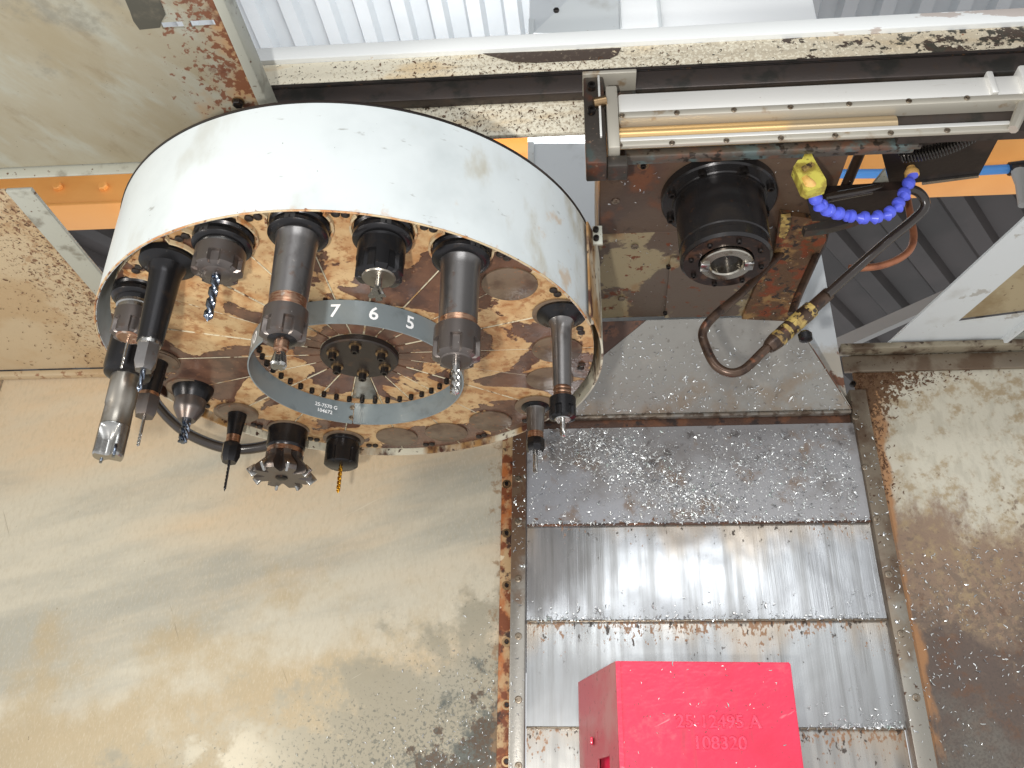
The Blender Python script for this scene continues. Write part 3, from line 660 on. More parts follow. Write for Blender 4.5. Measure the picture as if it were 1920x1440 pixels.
# ================================================================== carousel travel beam and rail
bmn = thing('cross_beam', 'cream flaking cross beam with a white top strip above the carousel', 'beam', (.2, .95, .85))
BX0, BX1 = -.47, 1.2
wpart('body', boxbm((BX0, .900, .850), (BX1, .908, 1.003), .002), M['cream_beam'], bmn)
wpart('top_strip', boxbm((BX0, .893, 1.0035), (BX1, .925, 1.030), .002), M['white_gloss'], bmn)
wpart('step_lip', boxbm((BX0, .8965, .9500), (BX1, .8995, .9760), .0012), M['cream_beam'], bmn)
pl = [P(x, y, y=.8990) for x, y in ((905, 101), (1040, 96), (1165, 90), (1158, 103), (1140, 112), (1010, 118), (960, 116))]
wpart('bare_patch', slab(B(), pl, (0, -.0008, 0)), M['beam_brown'], bmn, 0)
rl = thing('linear_rail', 'dark steel linear rail along the front of the cream cross beam', 'rail', (.2, .89, .92))
wpart('rail', boxbm((BX0, .884, .904), (BX1, .8995, .946), .002), M['rail'], rl)
wpart('groove', boxbm((BX0, .8825, .936), (BX1, .8838, .9385), .0004), M['bolt'], rl)
# ================================================================== rodless air cylinder on its bracket
cy = thing('air_cylinder', 'white aluminium rodless air cylinder with slotted front right of the carousel', 'cylinder', (.3, .86, .77))
x0, x1 = .0575, .5165
wpart('upper_body', boxbm((x0, .852, .8305), (1.0, .882, .866), .004), M['alu'], cy)
r1 = wpart('upper_rail', boxbm((x0, .8475, .8200), (1.0, .880, .8300), .0012), M['alu_grey'], cy)
r2 = wpart('lower_rail', boxbm((x0, .8475, .7735), (x1, .8530, .7870), .0012), M['alu_grey'], cy)
wpart('lower_rail_face', boxbm((x0, .8462, .7805), (x1, .8472, .7862), .0004), M['alu'], cy)
bm = B(); tube(bm, [(x0, .872, .8085), (.395, .872, .8085)], .0135, 24); wpart('tube', bm, M['brass'], cy)
wpart('dark_backing', boxbm((.3955, .866, .7872), (1.0, .880, .8198), 0), M['rail'], cy)
wpart('end_plate', boxbm((.0425, .845, .770), (.0570, .888, .873), .002), M['alu_grey'], cy)
bm = B(); tube(bm, [(.5170, .8462, .772), (.5280, .8462, .792), (.552, .860, .835)], [.006, .007, .007], 8); wpart('end_fitting', bm, M['alu_grey'], cy)
wpart('saddle', boxbm((.508, .846, .8325), (.516, .884, .8685), .002), M['alu'], cy)
wpart('saddle', boxbm((.545, .842, .8325), (.70, .886, .872), .003), M['alu'], cy)
for i, px in enumerate((1166, 1269, 1376, 1482, 1592, 1704, 1813)):
    hw('screw', FLAT_S, r1, P(px, 217-(px-1166)*.0507, y=.8474), (0, -1, 0))
for px in (1162, 1260, 1362, 1464, 1566, 1670, 1776):
    p3 = P(px, 273-(px-1162)*.0455, y=.8474); hw('screw', FLAT_S, r2, p3, (0, -1, 0))
br = thing('cylinder_bracket', 'dark rusty bracket plate holding the left end of the air cylinder', 'bracket', (.03, .86, .75))
wpart('plate', boxbm((.0150, .850, .751), (.0405, .884, .895), .002), M['dark_steel'], br)
wpart('foot', boxbm((.0408, .857, .751), (.066, .884, .7685), .002), M['dark_steel'], br)
wpart('top_cap', boxbm((.0140, .846, .8955), (.083, .884, .9015), .001), M['alu_grey'], br)
wpart('back_plate', boxbm((.0408, .876, .8745), (.083, .8835, .8952), .001), M['dark_steel'], br)
for py in (166, 211): hw('bolt', CAP, br, P(1109, py, y=.8498), (0, -1, 0))
bm = B(); tube(bm, [P(1113, 193, y=.845), P(1136, 188, y=.845)], .0065, 10); wpart('adjuster_stud', bm, M['washer'], br)
wpart('steel_edge', boxbm((.0330, .8455, .790), (.0358, .8497, .893), .0006), M['alu'], br)

# ================================================================== spindle head
sx, sy = .1975, 1.0
hd = thing('spindle_head', 'oily brown spindle head with black flanged spindle pointing straight down', 'spindle head', (sx, sy, .82))
HX0, HX1 = .0345, .3575
wpart('front_casting', boxbm((HX0, .918, .820), (HX1, 1.084, 1.05), .003), M['head_brown'], hd)
wpart('rear_casting', boxbm((HX0+.001, 1.0855, .8225), (HX1-.001, 1.321, 1.05), .003), M['head_tan'], hd)
wpart('front_rail', boxbm((.0668, .886, .7900), (.43, .8945, .8030), .0015), M['mottled'], hd)
wpart('front_face', boxbm((.0668, .890, .8035), (.43, .9165, .86), .002), M['mottled'], hd)
wpart('cover_plate', slab(B(), [P(1257, 480, z=.8222), P(1440, 480, z=.8222), P(1400, 588, z=.8222), P(1246, 592, z=.8222)], (0, 0, -.004)), M['head_tan'], hd, 0)
for px, py in ((1253, 498), (1247, 585)): hw('bolt', CAP_S, hd, P(px, py, z=.8185))
for px, py in ((1206, 309), (1154, 377), (1190, 462), (1165, 560)): hw('bolt', FLAT, hd, P(px, py, z=.8198))
pp = P(1206, 309, z=.8196); hw('washer', WASH, hd, pp); hw('bolt', CAP_S, hd, pp)
fl = finish('spindle_flange', lathe(B(), [(.0785, .0), (.0785, -.012), (.0765, -.0145), (.064, -.0150), (.0625, -.0165), (.0625, -.02)], 72, True), M['spindle'], hd)
for k in range(8):
    a = math.radians(20+45*k); pp = Vector((sx+.0705*math.cos(a), sy+.0705*math.sin(a), .8055)); hw('bolt', CAP, fl, pp)
finish('spindle_housing', lathe(B(), [(.0600, -.014), (.0600, -.092), (.0585, -.0935), (.0585, -.0985), (.0600, -.100), (.0600, -.111), (.0565, -.1145), (.036, -.1145), (.036, -.108)], 72, True), M['spindle'], hd)
fc = finish('nose_face', lathe(B(), [(.0560, -.1146), (.0560, -.1156), (.0365, -.1156), (.0365, -.1146)], 64, False), M['spindle_face'], hd)
for k in range(8):
    a = math.radians(12+45*k); hw('bolt', CAP_S, fc, Vector((sx+.0478*math.cos(a), sy+.0478*math.sin(a), .8200-.1150)))
ns = finish('nose_ring', lathe(B(), [(.0345, -.110), (.0345, -.1195), (.0330, -.1208), (.0222, -.1208), (.0205, -.1190), (.0150, -.06)], 64, False), M['nose'], hd)
finish('taper_bore', lathe(B(), [(.0150, -.06), (.0148, -.058), (.004, -.058)], 48, True), M['bore'], hd)
for s in (-1, 1):
    wpart('drive_key', boxbm((sx+s*.0285-.0062, sy-.0078, .6955), (sx+s*.0285+.0062, sy+.0078, .7070), .0012), M['steel'], ns)
wpart('rust_block', slab(B(), [P(x, y, z=.8195) for x, y in ((1462, 392), (1545, 405), (1548, 440), (1525, 485), (1490, 560), (1478, 594), (1390, 590), (1420, 520), (1450, 470))], (0, 0, -.009)), M['rust_block'], hd, 0)
wpart('yellow_seal', slab(B(), [P(x, y, z=.797) for x, y in ((1464, 402), (1482, 400), (1482, 420), (1470, 445), (1460, 440))], (0, 0, -.004)), M['tape'], hd, 0)
wpart('pipe_clamp', slab(B(), [P(x, y, y=.985) for x, y in ((1506, 424), (1570, 408), (1640, 402), (1600, 416), (1556, 428), (1510, 434))], (0, .012, 0)), M['dark_steel'], hd, 0)
wpart('manifold', slab(B(), [P(x, y, z=.818) for x, y in ((1508, 352), (1690, 340), (1702, 360), (1650, 392), (1520, 400))], (0, 0, -.014)), M['black_box'], hd, 0)

# black box with coil spring
bb = thing('black_electrical_box', 'oily black box hanging right of the spindle under the air cylinder', 'box', P(1770, 300, z=.845))
pl = [P(x, y, z=.838) for x, y in ((1648, 268), (1885, 236), (1836, 328), (1706, 344), (1668, 346))]
wpart('body', slab(B(), pl, (0, 0, .06)), M['black_box'], bb, 0)
wpart('side_tab', slab(B(), [P(x, y, z=.836) for x, y in ((1660, 318), (1668, 346), (1634, 350))], (0, 0, .004)), M['lip_grey'], bb, 0)
wpart('edge_strip', slab(B(), [P(x, y, z=.8375) for x, y in ((1728, 338), (1834, 325), (1834, 329), (1728, 343))], (0, 0, -.004)), M['steel'], bb, 0)
a, b_ = P(1686, 292, z=.822), P(1838, 246, z=.822)
ax = (b_-a).normalized(); n1 = ax.orthogonal().normalized(); n2 = ax.cross(n1)
pts = [a+(b_-a)*(i/520)+Vector((0, 0, -.010*math.sin(PI*i/520)))+(n1*math.cos(i/520*26*2*PI)+n2*math.sin(i/520*26*2*PI))*.0085 for i in range(521)]
bm = B(); tube(bm, pts, .0014, 6); tag(finish('coil_spring', bm, M['spring']), 'dark coiled spring under the black box near the air cylinder', 'spring')
bm = B(); tube(bm, [P(1618, 274, y=1.02), P(1583, 356, y=1.02)], .0075, 14); tag(finish('conduit_pipe', bm, M['pipe']), 'short grey pipe slanting in front of the orange beam beside the black box', 'pipe')

# ================================================================== coolant lines
YP = 1.06
pipe = thing('coolant_pipe', 'bent oily steel coolant pipe looping below the spindle head', 'pipe', P(1345, 690, y=YP))
pts = curve([P(x, y, y=yy) for x, y, yy in ((1470, 470, 1.14), (1432, 505, 1.12), (1392, 548, 1.08), (1340, 592, YP), (1318, 622, YP), (1324, 652, YP), (1342, 685, YP), (1368, 699, YP), (1396, 692, YP), (1430, 660, YP), (1446, 645, YP))], 8)
bm = B(); tube(bm, pts, .0062, 14); wpart('tube', bm, M['pipe'], pipe)
vl = thing('coolant_valve', 'dark inline coolant valve wrapped in yellow tape on the bent pipe', 'valve', P(1490, 605, y=YP))
va, vb = P(1440, 652, y=YP), P(1556, 548, y=YP)
def along(t): return va+(vb-va)*t
bm = B(); tube(bm, [along(0), along(.04), along(.10), along(.62), along(.70), along(.98)], [.0085, .0100, .0112, .0118, .0090, .0090], 14); wpart('body', bm, M['pipe'], vl)
for t0, t1 in ((.12, .20), (.26, .31), (.36, .52), (.60, .69)):
    bm = B(); tube(bm, [along(t0), along((t0+t1)/2), along(t1)], [.0120, .0122, .0119], 10); wpart('tape_wrap', bm, M['tape'], vl)
kn = along(.36)+Vector((.016, -.004, -.012)); bm = B(); lathe(bm, [(.004, -.012), (.009, -.010), (.0095, -.002), (.006, .002)], 10, True, Matrix.Translation(kn)); wpart('knob', bm, M['black'], vl)
hose = [P(x, y, y=yy) for x, y, yy in ((1550, 553, 1.055), (1600, 508, 1.05), (1660, 455, 1.04), (1712, 412, 1.03), (1734, 388, 1.02), (1728, 366, 1.01), (1705, 354, 1.0), (1660, 352, .995), (1600, 362, .99), (1545, 372, .985))]
bm = B(); tube(bm, curve(hose, 8), .0066, 14); tag(finish('coolant_hose', bm, M['rubber']), 'glossy black coolant hose curving from the taped valve up behind the blue nozzle line', 'hose')
cp = [P(x, y, y=1.075) for x, y in ((1592, 503), (1620, 502), (1652, 498), (1684, 486), (1706, 468), (1713, 444), (1708, 410), (1701, 372))]
bm = B(); tube(bm, curve(cp, 8), .0052, 12); tag(finish('copper_tube', bm, M['copper_pipe']), 'thin copper coolant tube curving behind the black hose on the right', 'pipe')
sp = [P(x, y, y=1.14) for x, y in ((1548, 432), (1542, 455), (1530, 480), (1512, 520), (1496, 556), (1484, 590))]
bm = B(); tube(bm, curve(sp, 6), .0060, 12); tag(finish('drain_pipe', bm, M['pipe']), 'short dark pipe running down the right edge of the spindle head', 'pipe')

ll = thing('nozzle_line', 'flexible blue segmented coolant line with amber nozzle right of the spindle', 'hose', P(1620, 408, y=.985))
path = curve([P(x, y, y=yy) for x, y, yy in ((1522, 348, .905), (1529, 372, .925), (1548, 391, .95), (1580, 402, .97), (1622, 408, .98), (1660, 402, .985), (1684, 382, .985), (1698, 356, .985), (1710, 328, .985))], 24)
L = [0]
for a, b_ in zip(path, path[1:]): L.append(L[-1]+(b_-a).length)
def at_len(s):
    for i in range(len(L)-1):
        if L[i+1] >= s: return path[i].lerp(path[i+1], (s-L[i])/(L[i+1]-L[i])), (path[i+1]-path[i]).normalized()
    return path[-1], (path[-1]-path[-2]).normalized()
NB = 12; seg = L[-1]/NB
bead = mesh_of(lathe(B(), [(.0052, -.0010), (.0078, .0004), (.0088, .0030), (.0080, .0056), (.0042, .0076), (.0038, .0100), (.0066, .0136), (.0080, .0154), (.0076, .0160), (.0050, .0150)], 24, True), 'segment', M['blue'])
for i in range(NB):
    p3, dd = at_len(i*seg); o = link('segment', bead, ll, p3-Vector(ll.location)); aim(o, dd); o.scale = (1, 1, seg/.0152)
p3, dd = at_len(L[-1]); dd = Vector((.02, -.12, 1)).normalized()
o = finish('nozzle', lathe(B(), [(.0094, -.001), (.0098, .004), (.0080, .007), (.0060, .010), (.0045, .021), (.0035, .021)], 20), M['cream_orange'], ll); o.location = p3-Vector(ll.location); aim(o, dd)
yb = thing('yellow_fitting', 'worn yellow plastic fitting at the left end of the blue nozzle line', 'fitting', P(1518, 320, y=.90))
pl = [P(x, y, y=.897) for x, y in ((1488, 312), (1496, 300), (1504, 298), (1508, 289), (1522, 288), (1526, 297), (1549, 336), (1550, 348), (1536, 352), (1516, 358), (1506, 352))]
o = wpart('shell', slab(B(), pl, (0, .016, 0)), M['yellow'], yb, 0)
wpart('rib', slab(B(), [P(x, y, y=.8965) for x, y in ((1502, 316), (1520, 306), (1526, 312), (1508, 324))], (0, -.003, 0)), M['tape'], yb, 0)
bm = B(); tube(bm, [P(1508, 332, y=.897), P(1516, 345, y=.899), P(1521, 352, y=.904)], [.004, .0075, .0085], 12); wpart('amber_neck', bm, M['cream_orange'], yb)

# ================================================================== red box in front of the way cover
rb = thing('red_cover_box', 'glossy red sheet metal box with embossed numbers in front of the way cover', 'box', (.15, 1.36, -.10))
f0, f1, k0, k1 = Vector((.041, 1.280, 0)), Vector((.2775, 1.292, 0)), Vector((-.0125, 1.447, 0)), Vector((.300, 1.447, 0))
ZB, ZH = -.10, .2470
def face(a, b, z0, z1, th): return slab(B(), [Vector((a.x, a.y, z0)), Vector((b.x, b.y, z0)), Vector((b.x, b.y, z1)), Vector((a.x, a.y, z1))], th)
bm = face(f0, f1, ZB, ZH, (0, .004, 0)); bmesh.ops.bevel(bm, geom=list(bm.edges), offset=.0016, segments=3, affect='EDGES'); ff = wpart('front_panel', bm, M['red'], rb)
# left side with a slot: built round the openings
def side_panel():
    bm = B(); u = (k0-f0); n = u.length; u.normalize(); w = Vector((u.y, -u.x, 0))*.003
    if w.x < 0: w = -w
    zs = [ZB, .060, .130, .155, .166, ZH]; us = [.004, .040, .085, .092, .112, n]
    for i in range(5):
        for j in range(5):
            hole = (i == 1 and j in (1, 2)) or (i == 3 and j == 2)
            if hole: continue
            a, b_ = f0+u*us[j], f0+u*us[j+1]
            slab(bm, [Vector((a.x, a.y, zs[i])), Vector((b_.x, b_.y, zs[i])), Vector((b_.x, b_.y, zs[i+1])), Vector((a.x, a.y, zs[i+1]))], w)
    return bm
sd = wpart('side_panel', side_panel(), M['red_dusty'], rb, 0)
wpart('side_panel', face(f1+Vector((-.002, .0045, 0)), k1, ZB, ZH, (-.003, 0, 0)), M['red'], rb, 0)
wpart('inner_liner', slab(B(), [Vector((f0.x+.012, f0.y+.006, ZB)), Vector((f1.x-.014, f1.y+.008, ZB)), Vector((k1.x-.012, k1.y-.004, ZB)), Vector((k0.x+.012, k0.y-.004, ZB))], (0, 0, ZH-ZB-.004)), M['red'], rb, 0)
wpart('top_panel', slab(B(), [Vector((f0.x, f0.y+.0035, ZH-.0032)), Vector((f1.x-.001, f1.y+.0035, ZH-.0032)), Vector((k1.x-.003, k1.y, ZH-.0032)), Vector((k0.x+.004, k0.y, ZH-.0032))], (0, 0, .003)), M['red'], rb, 0)
wpart('corner_fold', slab(B(), [f0+Vector((-.0005, -.0006, ZB)), f0+Vector((.0055, -.0006, ZB)), f0+Vector((.0055, -.0006, ZH-.001)), f0+Vector((-.0005, -.0006, ZH-.001))], (0, -.0014, 0)), M['red'], rb, 0)
wpart('clip', boxbm((.0035, 1.372, .150), (.0075, 1.386, .160), .001), M['red'], rb)
fdir = (f1-f0).normalized()
def emboss(txt, px, py, size, sp):
    bm = text_bm(txt, size, .0010, -.0002, spacing=sp, bevel=.0010)
    c = P(px, py, y=1.2866)
    R3 = Matrix((fdir, Vector((0, 0, 1)), Vector((fdir.y, -fdir.x, 0)))).transposed().to_4x4()
    t_ = (c.x-f0.x)/fdir.x; base = f0+fdir*t_; base.z = c.z
    bmesh.ops.transform(bm, matrix=Matrix.Translation(base+Vector((0, -.0002, 0))) @ R3, verts=bm.verts)
    wpart('embossed_number', bm, M['red_lit_letters'], ff, 20)
emboss('25-12495 A', 1347, 1354, .0235, 1.0)
emboss('108320', 1350, 1394, .0235, 1.0)

# ================================================================== tool carousel
CX, CY, H = -.2852, .9974, .563            # skirt axis and the height of its lower edge
DX, DY, DZ = -.279, .990, .5745            # disc axis and under side
car = thing('tool_carousel', 'round tool carousel with white skirt and flaking cream underside', 'tool carousel', (DX, DY, DZ))
c0 = Vector((CX-DX, CY-DY, H-DZ))
def rad(a): return math.radians(a)
bm = B(); shell(bm, rad(-186), rad(-15), .311, .0022, c0.z, .142+c0.z, 150, c0)
sk = finish('skirt', bm, M['skirt'], car)
bm = B(); tube(bm, [Vector((c0.x+.3106*math.cos(rad(-186+171*i/120)), c0.y+.3106*math.sin(rad(-186+171*i/120)), c0.z)) for i in range(121)], .0011, 8); finish('rolled_edge', bm, M['skirt_lip'], sk)
bm = B(); shell(bm, rad(-18), rad(31), .3165, .0025, c0.z+.004, .139+c0.z, 60, c0); finish('rear_skirt', bm, M['skirt_rust'], car)
bm = B(); shell(bm, rad(31.3), rad(173.5), .302, .0030, c0.z+.004, .030+c0.z, 120, c0); finish('rim_band', bm, M['skirt_rust'], car)
a = rad(-15.4); bm = B(); slab(bm, [Vector((c0.x+r*math.cos(a), c0.y+r*math.sin(a), z)) for r, z in ((.3118, c0.z), (.3150, c0.z), (.3150, c0.z+.142), (.3118, c0.z+.142))], (.0022*-math.sin(a), .0022*math.cos(a), 0)); finish('seam_strip', bm, M['alu_grey'], car)
bm = B(); lathe(bm, [(.3122, .1425+c0.z), (.3122, .1450+c0.z)], 120, True, Matrix.Translation((c0.x, c0.y, 0))); finish('top_cover', bm, M['black_box'], car)
bm = B(); lathe(bm, [(.06,   .1455+c0.z), (.06, .2640+c0.z+.012)], 40); finish('pivot', bm, M['dark_steel'], car)
# bracket with two bolts at the right end of the skirt
a = rad(-16); pb = Vector((CX+.325*math.cos(a), CY+.325*math.sin(a), 0))
tb = wpart('hinge_tab', boxbm((pb.x-.006, pb.y-.002, .672), (pb.x+.006, pb.y+.002, .700), .001), M['lip_grey'], car)
for dz in (.679, .692): hw('bolt', CAP_S, tb, (pb.x-.002, pb.y-.0022, dz), (0, -1, 0))

# twenty wedge plates with open joints
def wedge():
    bm = B(); g = .0013; r0, r1 = .050, .2985; n = 8; half = rad(9)
    lo, hi = [], []
    ring = []
    a0 = half-g/r0; ring += [(r0*math.cos(-a0+2*a0*i/3), r0*math.sin(-a0+2*a0*i/3)) for i in range(4)]
    a1 = half-g/r1; ring += [(r1*math.cos(a1-2*a1*i/n), r1*math.sin(a1-2*a1*i/n)) for i in range(n+1)]
    slab(bm, [(x, y, .0035) for x, y in ring], (0, 0, .0025)); return bm
WEDGE = mesh_of(wedge(), 'wedge_plate', M['plate'], 30)
for k in range(20):
    o = link('wedge_plate', WEDGE, car, (0, 0, -.0035+rnd.uniform(-.0006, .0006))); o.rotation_euler = (rnd.uniform(-.002, .002), rnd.uniform(-.002, .002), rad(-90+18*k+9))
BEAD = mesh_of(boxbm((.066, -.0006, -.0003), (.298, .0006, .0020), .0003), 'joint_bead', M['pale'])
for k in range(20):
    o = link('joint_bead', BEAD, car, (0, 0, 0)); o.rotation_euler = (0, 0, rad(-90+18*k))
bm = B(); lathe(bm, [(.299, .0027), (.299, .012)], 100); finish('backing_disc', bm, M['pale'], car)
bm = B(); a0, a1 = rad(90.9), rad(107.2)
ring_ = [(.0505*math.cos(a0+(a1-a0)*i/4), .0505*math.sin(a0+(a1-a0)*i/4)) for i in range(5)]+[(.127*math.cos(a1-(a1-a0)*i/6), .127*math.sin(a1-(a1-a0)*i/6)) for i in range(7)]
slab(bm, [(x, y, -.0011) for x, y in ring_], (0, 0, .0009)); finish('glare_sector', bm, M['steel_warm'], car)  # added steel sector standing in for the glare on this plate
PR = .2705
RIMB = mesh_of(lathe(B(), [(.0046, 0), (.0046, -.002), (.0030, -.0032)], 12), 'rivet', M['hub'])
def fork():
    """pale U-shaped pocket fork open to the outside"""
    bm = B(); n = 20; ri, ro = .0325, .0348
    pts = [(ri*math.cos(t), ri*math.sin(t)) for t in [rad(60+240*i/n) for i in range(n+1)]]
    pto = [(ro*math.cos(t), ro*math.sin(t)) for t in [rad(60+240*i/n) for i in range(n+1)]]
    pts = [(.024, ri)]+pts+[(.024, -ri)] ; pto = [(.024, ro)]+pto+[(.024, -ro)]
    V = [[bm.verts.new((p[0], p[1], z)) for z in (0, -.005)] for p in pts]; W = [[bm.verts.new((p[0], p[1], z)) for z in (0, -.005)] for p in pto]
    for i in range(len(V)-1):
        bm.faces.new((V[i][1], V[i+1][1], W[i+1][1], W[i][1])); bm.faces.new((V[i][0], V[i+1][0], V[i+1][1], V[i][1])); bm.faces.new((W[i][0], W[i+1][0], W[i+1][1], W[i][1]))
    bm.faces.new((V[0][0], V[0][1], W[0][1], W[0][0])); bm.faces.new((V[-1][0], V[-1][1], W[-1][1], W[-1][0]))
    return bm
FORK = mesh_of(fork(), 'pocket_fork', M['skirt_lip'], 30)
PLUG = mesh_of(lathe(B(), [(.0315, 0), (.0315, -.0018), (.0300, -.0026)], 48), 'pocket_plug', M['plug'])
tools_at = {-108, -90, -72, -54, -18, 36, 108, 126, 144, 162, 180, -162, -144, -126}
for k in range(20):
    ang = -180+18*k; key = 180 if ang == -180 else ang
    a = rad(ang); pc = Vector((PR*math.cos(a), PR*math.sin(a), -.0008))
    if key in tools_at and ang <= -54 and ang != -180:
        o = link('pocket_fork', FORK, car, pc+Vector((0, 0, .0002))); o.rotation_euler = (0, 0, a)
    else:
        o = link('pocket_plug', PLUG, car, pc-Vector((.018*math.cos(a), .018*math.sin(a), 0)) if key not in tools_at else pc)
    for s in (-1, 1):
        a2 = a+rad(9)+s*.017; o = link('rivet', RIMB, car, (.286*math.cos(a2), .286*math.sin(a2), -.0008))
# hub
hub = finish('hub_plate', lathe(B(), [(.0495, -.0005), (.0495, -.0070), (.0480, -.0085)], 64), M['hub'], car)
for k in range(6):
    a = rad(35+60*k); pc = Vector((.0355*math.cos(a), .0355*math.sin(a), -.0087))
    for nm, me in (('washer', WASH), ('bolt', CAP)):
        o = link(nm, me, hub, pc); aim(o, (0, 0, -1)); o.scale = (1, 1, 1.35)
# number ring
RR = .1345; RH = .0315
ring = finish('number_ring', shell(B(), rad(106), rad(106+359.2), RR, .0016, -.0055-RH, -.0055, 140), M['ring'], car)
def ring_text(txt, ang, size, inside=False, dz=0., bold=.0):
    bm = text_bm(txt, size, 0, bold)
    r = RR-.0016-.0002 if inside else RR+.0002
    bmesh.ops.subdivide_edges(bm, edges=[e for e in bm.edges if e.calc_length() > .004], cuts=2)
    for v in bm.verts:
        a = rad(ang)+(-v.co.x/r if inside else v.co.x/r)
        v.co = Vector((r*math.cos(a), r*math.sin(a), -.0055-RH/2+dz+v.co.y))
    return finish('number', bm, M['print'], ring, 0)
for i, n in enumerate((10, 9, 8, 7, 6, 5, 4)):
    ring_text(str(n), -88.5-18.9*3+18.9*i, .0235, bold=.0004)
ring_text('25-7570 G', 122.5, .0074, True, .004, .0001); ring_text('104672', 123.0, .0074, True, -.0042, .0001)
for k in range(44):
    a = rad(3+360*k/44); r = .1255
    o = link('bolt', CAP_S, car, (r*math.cos(a), r*math.sin(a), -.0006)); aim(o, (0, 0, -1)); o.scale = (.95, .95, 1.3)
lap = finish('lap_plate', shell(B(), rad(101.5), rad(105.6), RR-.0019, .0012, -.0050-RH, -.006, 6), M['ring'], ring)
for dz in (.008, -.008):
    a = rad(106.8); r = RR-.0018; o = link('screw', FLAT_S, ring, (r*math.cos(a), r*math.sin(a), -.0055-RH/2+dz)); aim(o, (-math.cos(a), -math.sin(a), 0))

# ================================================================== tool holders
GT = 'tool holders hanging in the carousel pockets'
def notched(bm, r, z0, z1, n=6, w=.34, depth=.0035, cham=.004, zslot=.55, seg=72):
    """collet nut: round above, spanner slots open towards the lower end"""
    zs = [(z0, 0, 1), (z0+(z1-z0)*(1-zslot), 0, 1), (z0+(z1-z0)*(1-zslot)-.0004, 1, 1), (z1+cham*.6, 1, 1), (z1, 1, (r-cham)/r)]
    rings = []
    for z, nt, s in zs:
        ring = []
        for i in range(seg):
            t = 2*PI*i/seg; ph = (t*n/(2*PI)) % 1
            rr = r*s-(depth if nt and abs(ph-.5) < w/2 else 0)
            ring.append(bm.verts.new((rr*math.cos(t), rr*math.sin(t), z)))
        rings.append(ring)
    for a, b_ in zip(rings, rings[1:]):
        for i in range(seg):
            j = (i+1) % seg; bm.faces.new((a[i], a[j], b_[j], b_[i]))
    bm.faces.new(rings[0]); bm.faces.new(rings[-1]); return bm
def flutes(n, r, deep=.45):
    return lambda t: r*(1-deep*max(0, math.cos(n*t))**1.5)
def drill(r, z0, z1, turns, n=2, deep=.55, tip=.10, shank=0.):
    zs = z0+(z1-z0)*shank; bm = B()
    if shank: lathe(bm, [(r*.98, z0), (r*.98, zs)], 20)
    twist(bm, flutes(n, r, deep), zs, z1, turns, max(24, int(turns*26)), 28, lambda t: 1 if t < 1-tip else max(.06, (1-t)/tip))
    return bm
def tool(ang, label, cat='tool holder', pr=PR, spin=0.):
    a = rad(ang)
    return thing('tool_holder', label, cat, (DX+pr*math.cos(a), DY+pr*math.sin(a), DZ-.0030), (0, 0, a+spin), GT)
def part(t, name, prof, m, seg=48): return finish(name, lathe(B(), prof, seg), M[m], t)
def vflange(t, r=.0305, m='black', z=0.):
    part(t, 'flange', [(r*.86, z+.004), (r, z+.002), (r, z-.0035), (r*.93, z-.0060), (r*.93, z-.0085), (r, z-.0110), (r, z-.0150), (r*.92, z-.0175), (r*.78, z-.0185)], m, 56)
    for s in (-1, 1): finish('drive_slot', boxbm((s*r*.90-.003, -.0055, z-.0150), (s*r*.90+.003, .0055, z+.0010), .0008), M['hole'], t)

t = tool(-108, 'short collet holder with a dark slotted nut and grey twist drill beside the skirt'); vflange(t)
part(t, 'neck', [(.0235, -.017), (.0235, -.0225)], 'steel')
n_ = finish('collet_nut', notched(B(), .0255, -.0225, -.0490), M['nut'], t)
part(t, 'collet', [(.015, -.0490), (.013, -.0502), (.0060, -.0506)], 'nut')
finish('drill', drill(.0047, -.045, -.1050, 1.9, shank=.12), M['carbide'], t)

t = tool(-90, 'long dark cylindrical holder with copper band, slotted nut and tapered milling cutter'); vflange(t)
part(t, 'body', [(.0225, -.017), (.0212, -.024), (.0205, -.030), (.0186, -.0920)], 'grey_steel')
part(t, 'copper_band', [(.0184, -.0921), (.0180, -.0990), (.0186, -.0994), (.0180, -.1060)], 'copper')
finish('collet_nut', notched(B(), .0218, -.1062, -.1370), M['nut'], t)
part(t, 'collet', [(.0140, -.1370), (.0110, -.1385), (.007, -.1388)], 'black')
part(t, 'shank', [(.0072, -.134), (.0072, -.1475), (.0055, -.1485), (.0055, -.1520)], 'copper', 28)
finish('cutter', twist(B(), flutes(4, .0080, .5), -.1515, -.1660, .05, 10, 32, lambda t: .72+.38*t if t < .85 else .9-.2*(t-.85)), M['steel'], t)

t = tool(-72, 'short black collet holder with bright nut band and small flared dovetail cutter'); vflange(t)
part(t, 'ring', [(.0235, -.017), (.0225, -.0200), (.0242, -.0205), (.0240, -.0225)], 'black')
finish('collet_nut', notched(B(), .0244, -.0228, -.0600), M['black'], t)
part(t, 'collet', [(.0172, -.0598), (.0160, -.0612), (.0055, -.0616)], 'steel_warm')
part(t, 'shank', [(.0036, -.058), (.0036, -.0720)], 'steel', 20)
finish('cutter', twist(B(), flutes(4, .0088, .62), -.0715, -.0815, .06, 8, 32, lambda t: .42+.58*t), M['steel'], t)

t = tool(-54, 'largest long grey holder with copper band, slotted nut and steel end mill'); vflange(t)
part(t, 'body', [(.0225, -.017), (.0212, -.023), (.0205, -.030), (.0198, -.0905)], 'grey_steel')
part(t, 'copper_band', [(.0197, -.0906), (.0192, -.0960), (.0196, -.0964), (.0194, -.1000)], 'copper')
finish('collet_nut', notched(B(), .0238, -.1002, -.1345), M['nut'], t)
part(t, 'collet', [(.0165, -.1342), (.0150, -.1358), (.0055, -.1362)], 'nut')
finish('end_mill', drill(.0049, -.133, -.1720, .8, 4, .4, .05, .35), M['steel'], t)

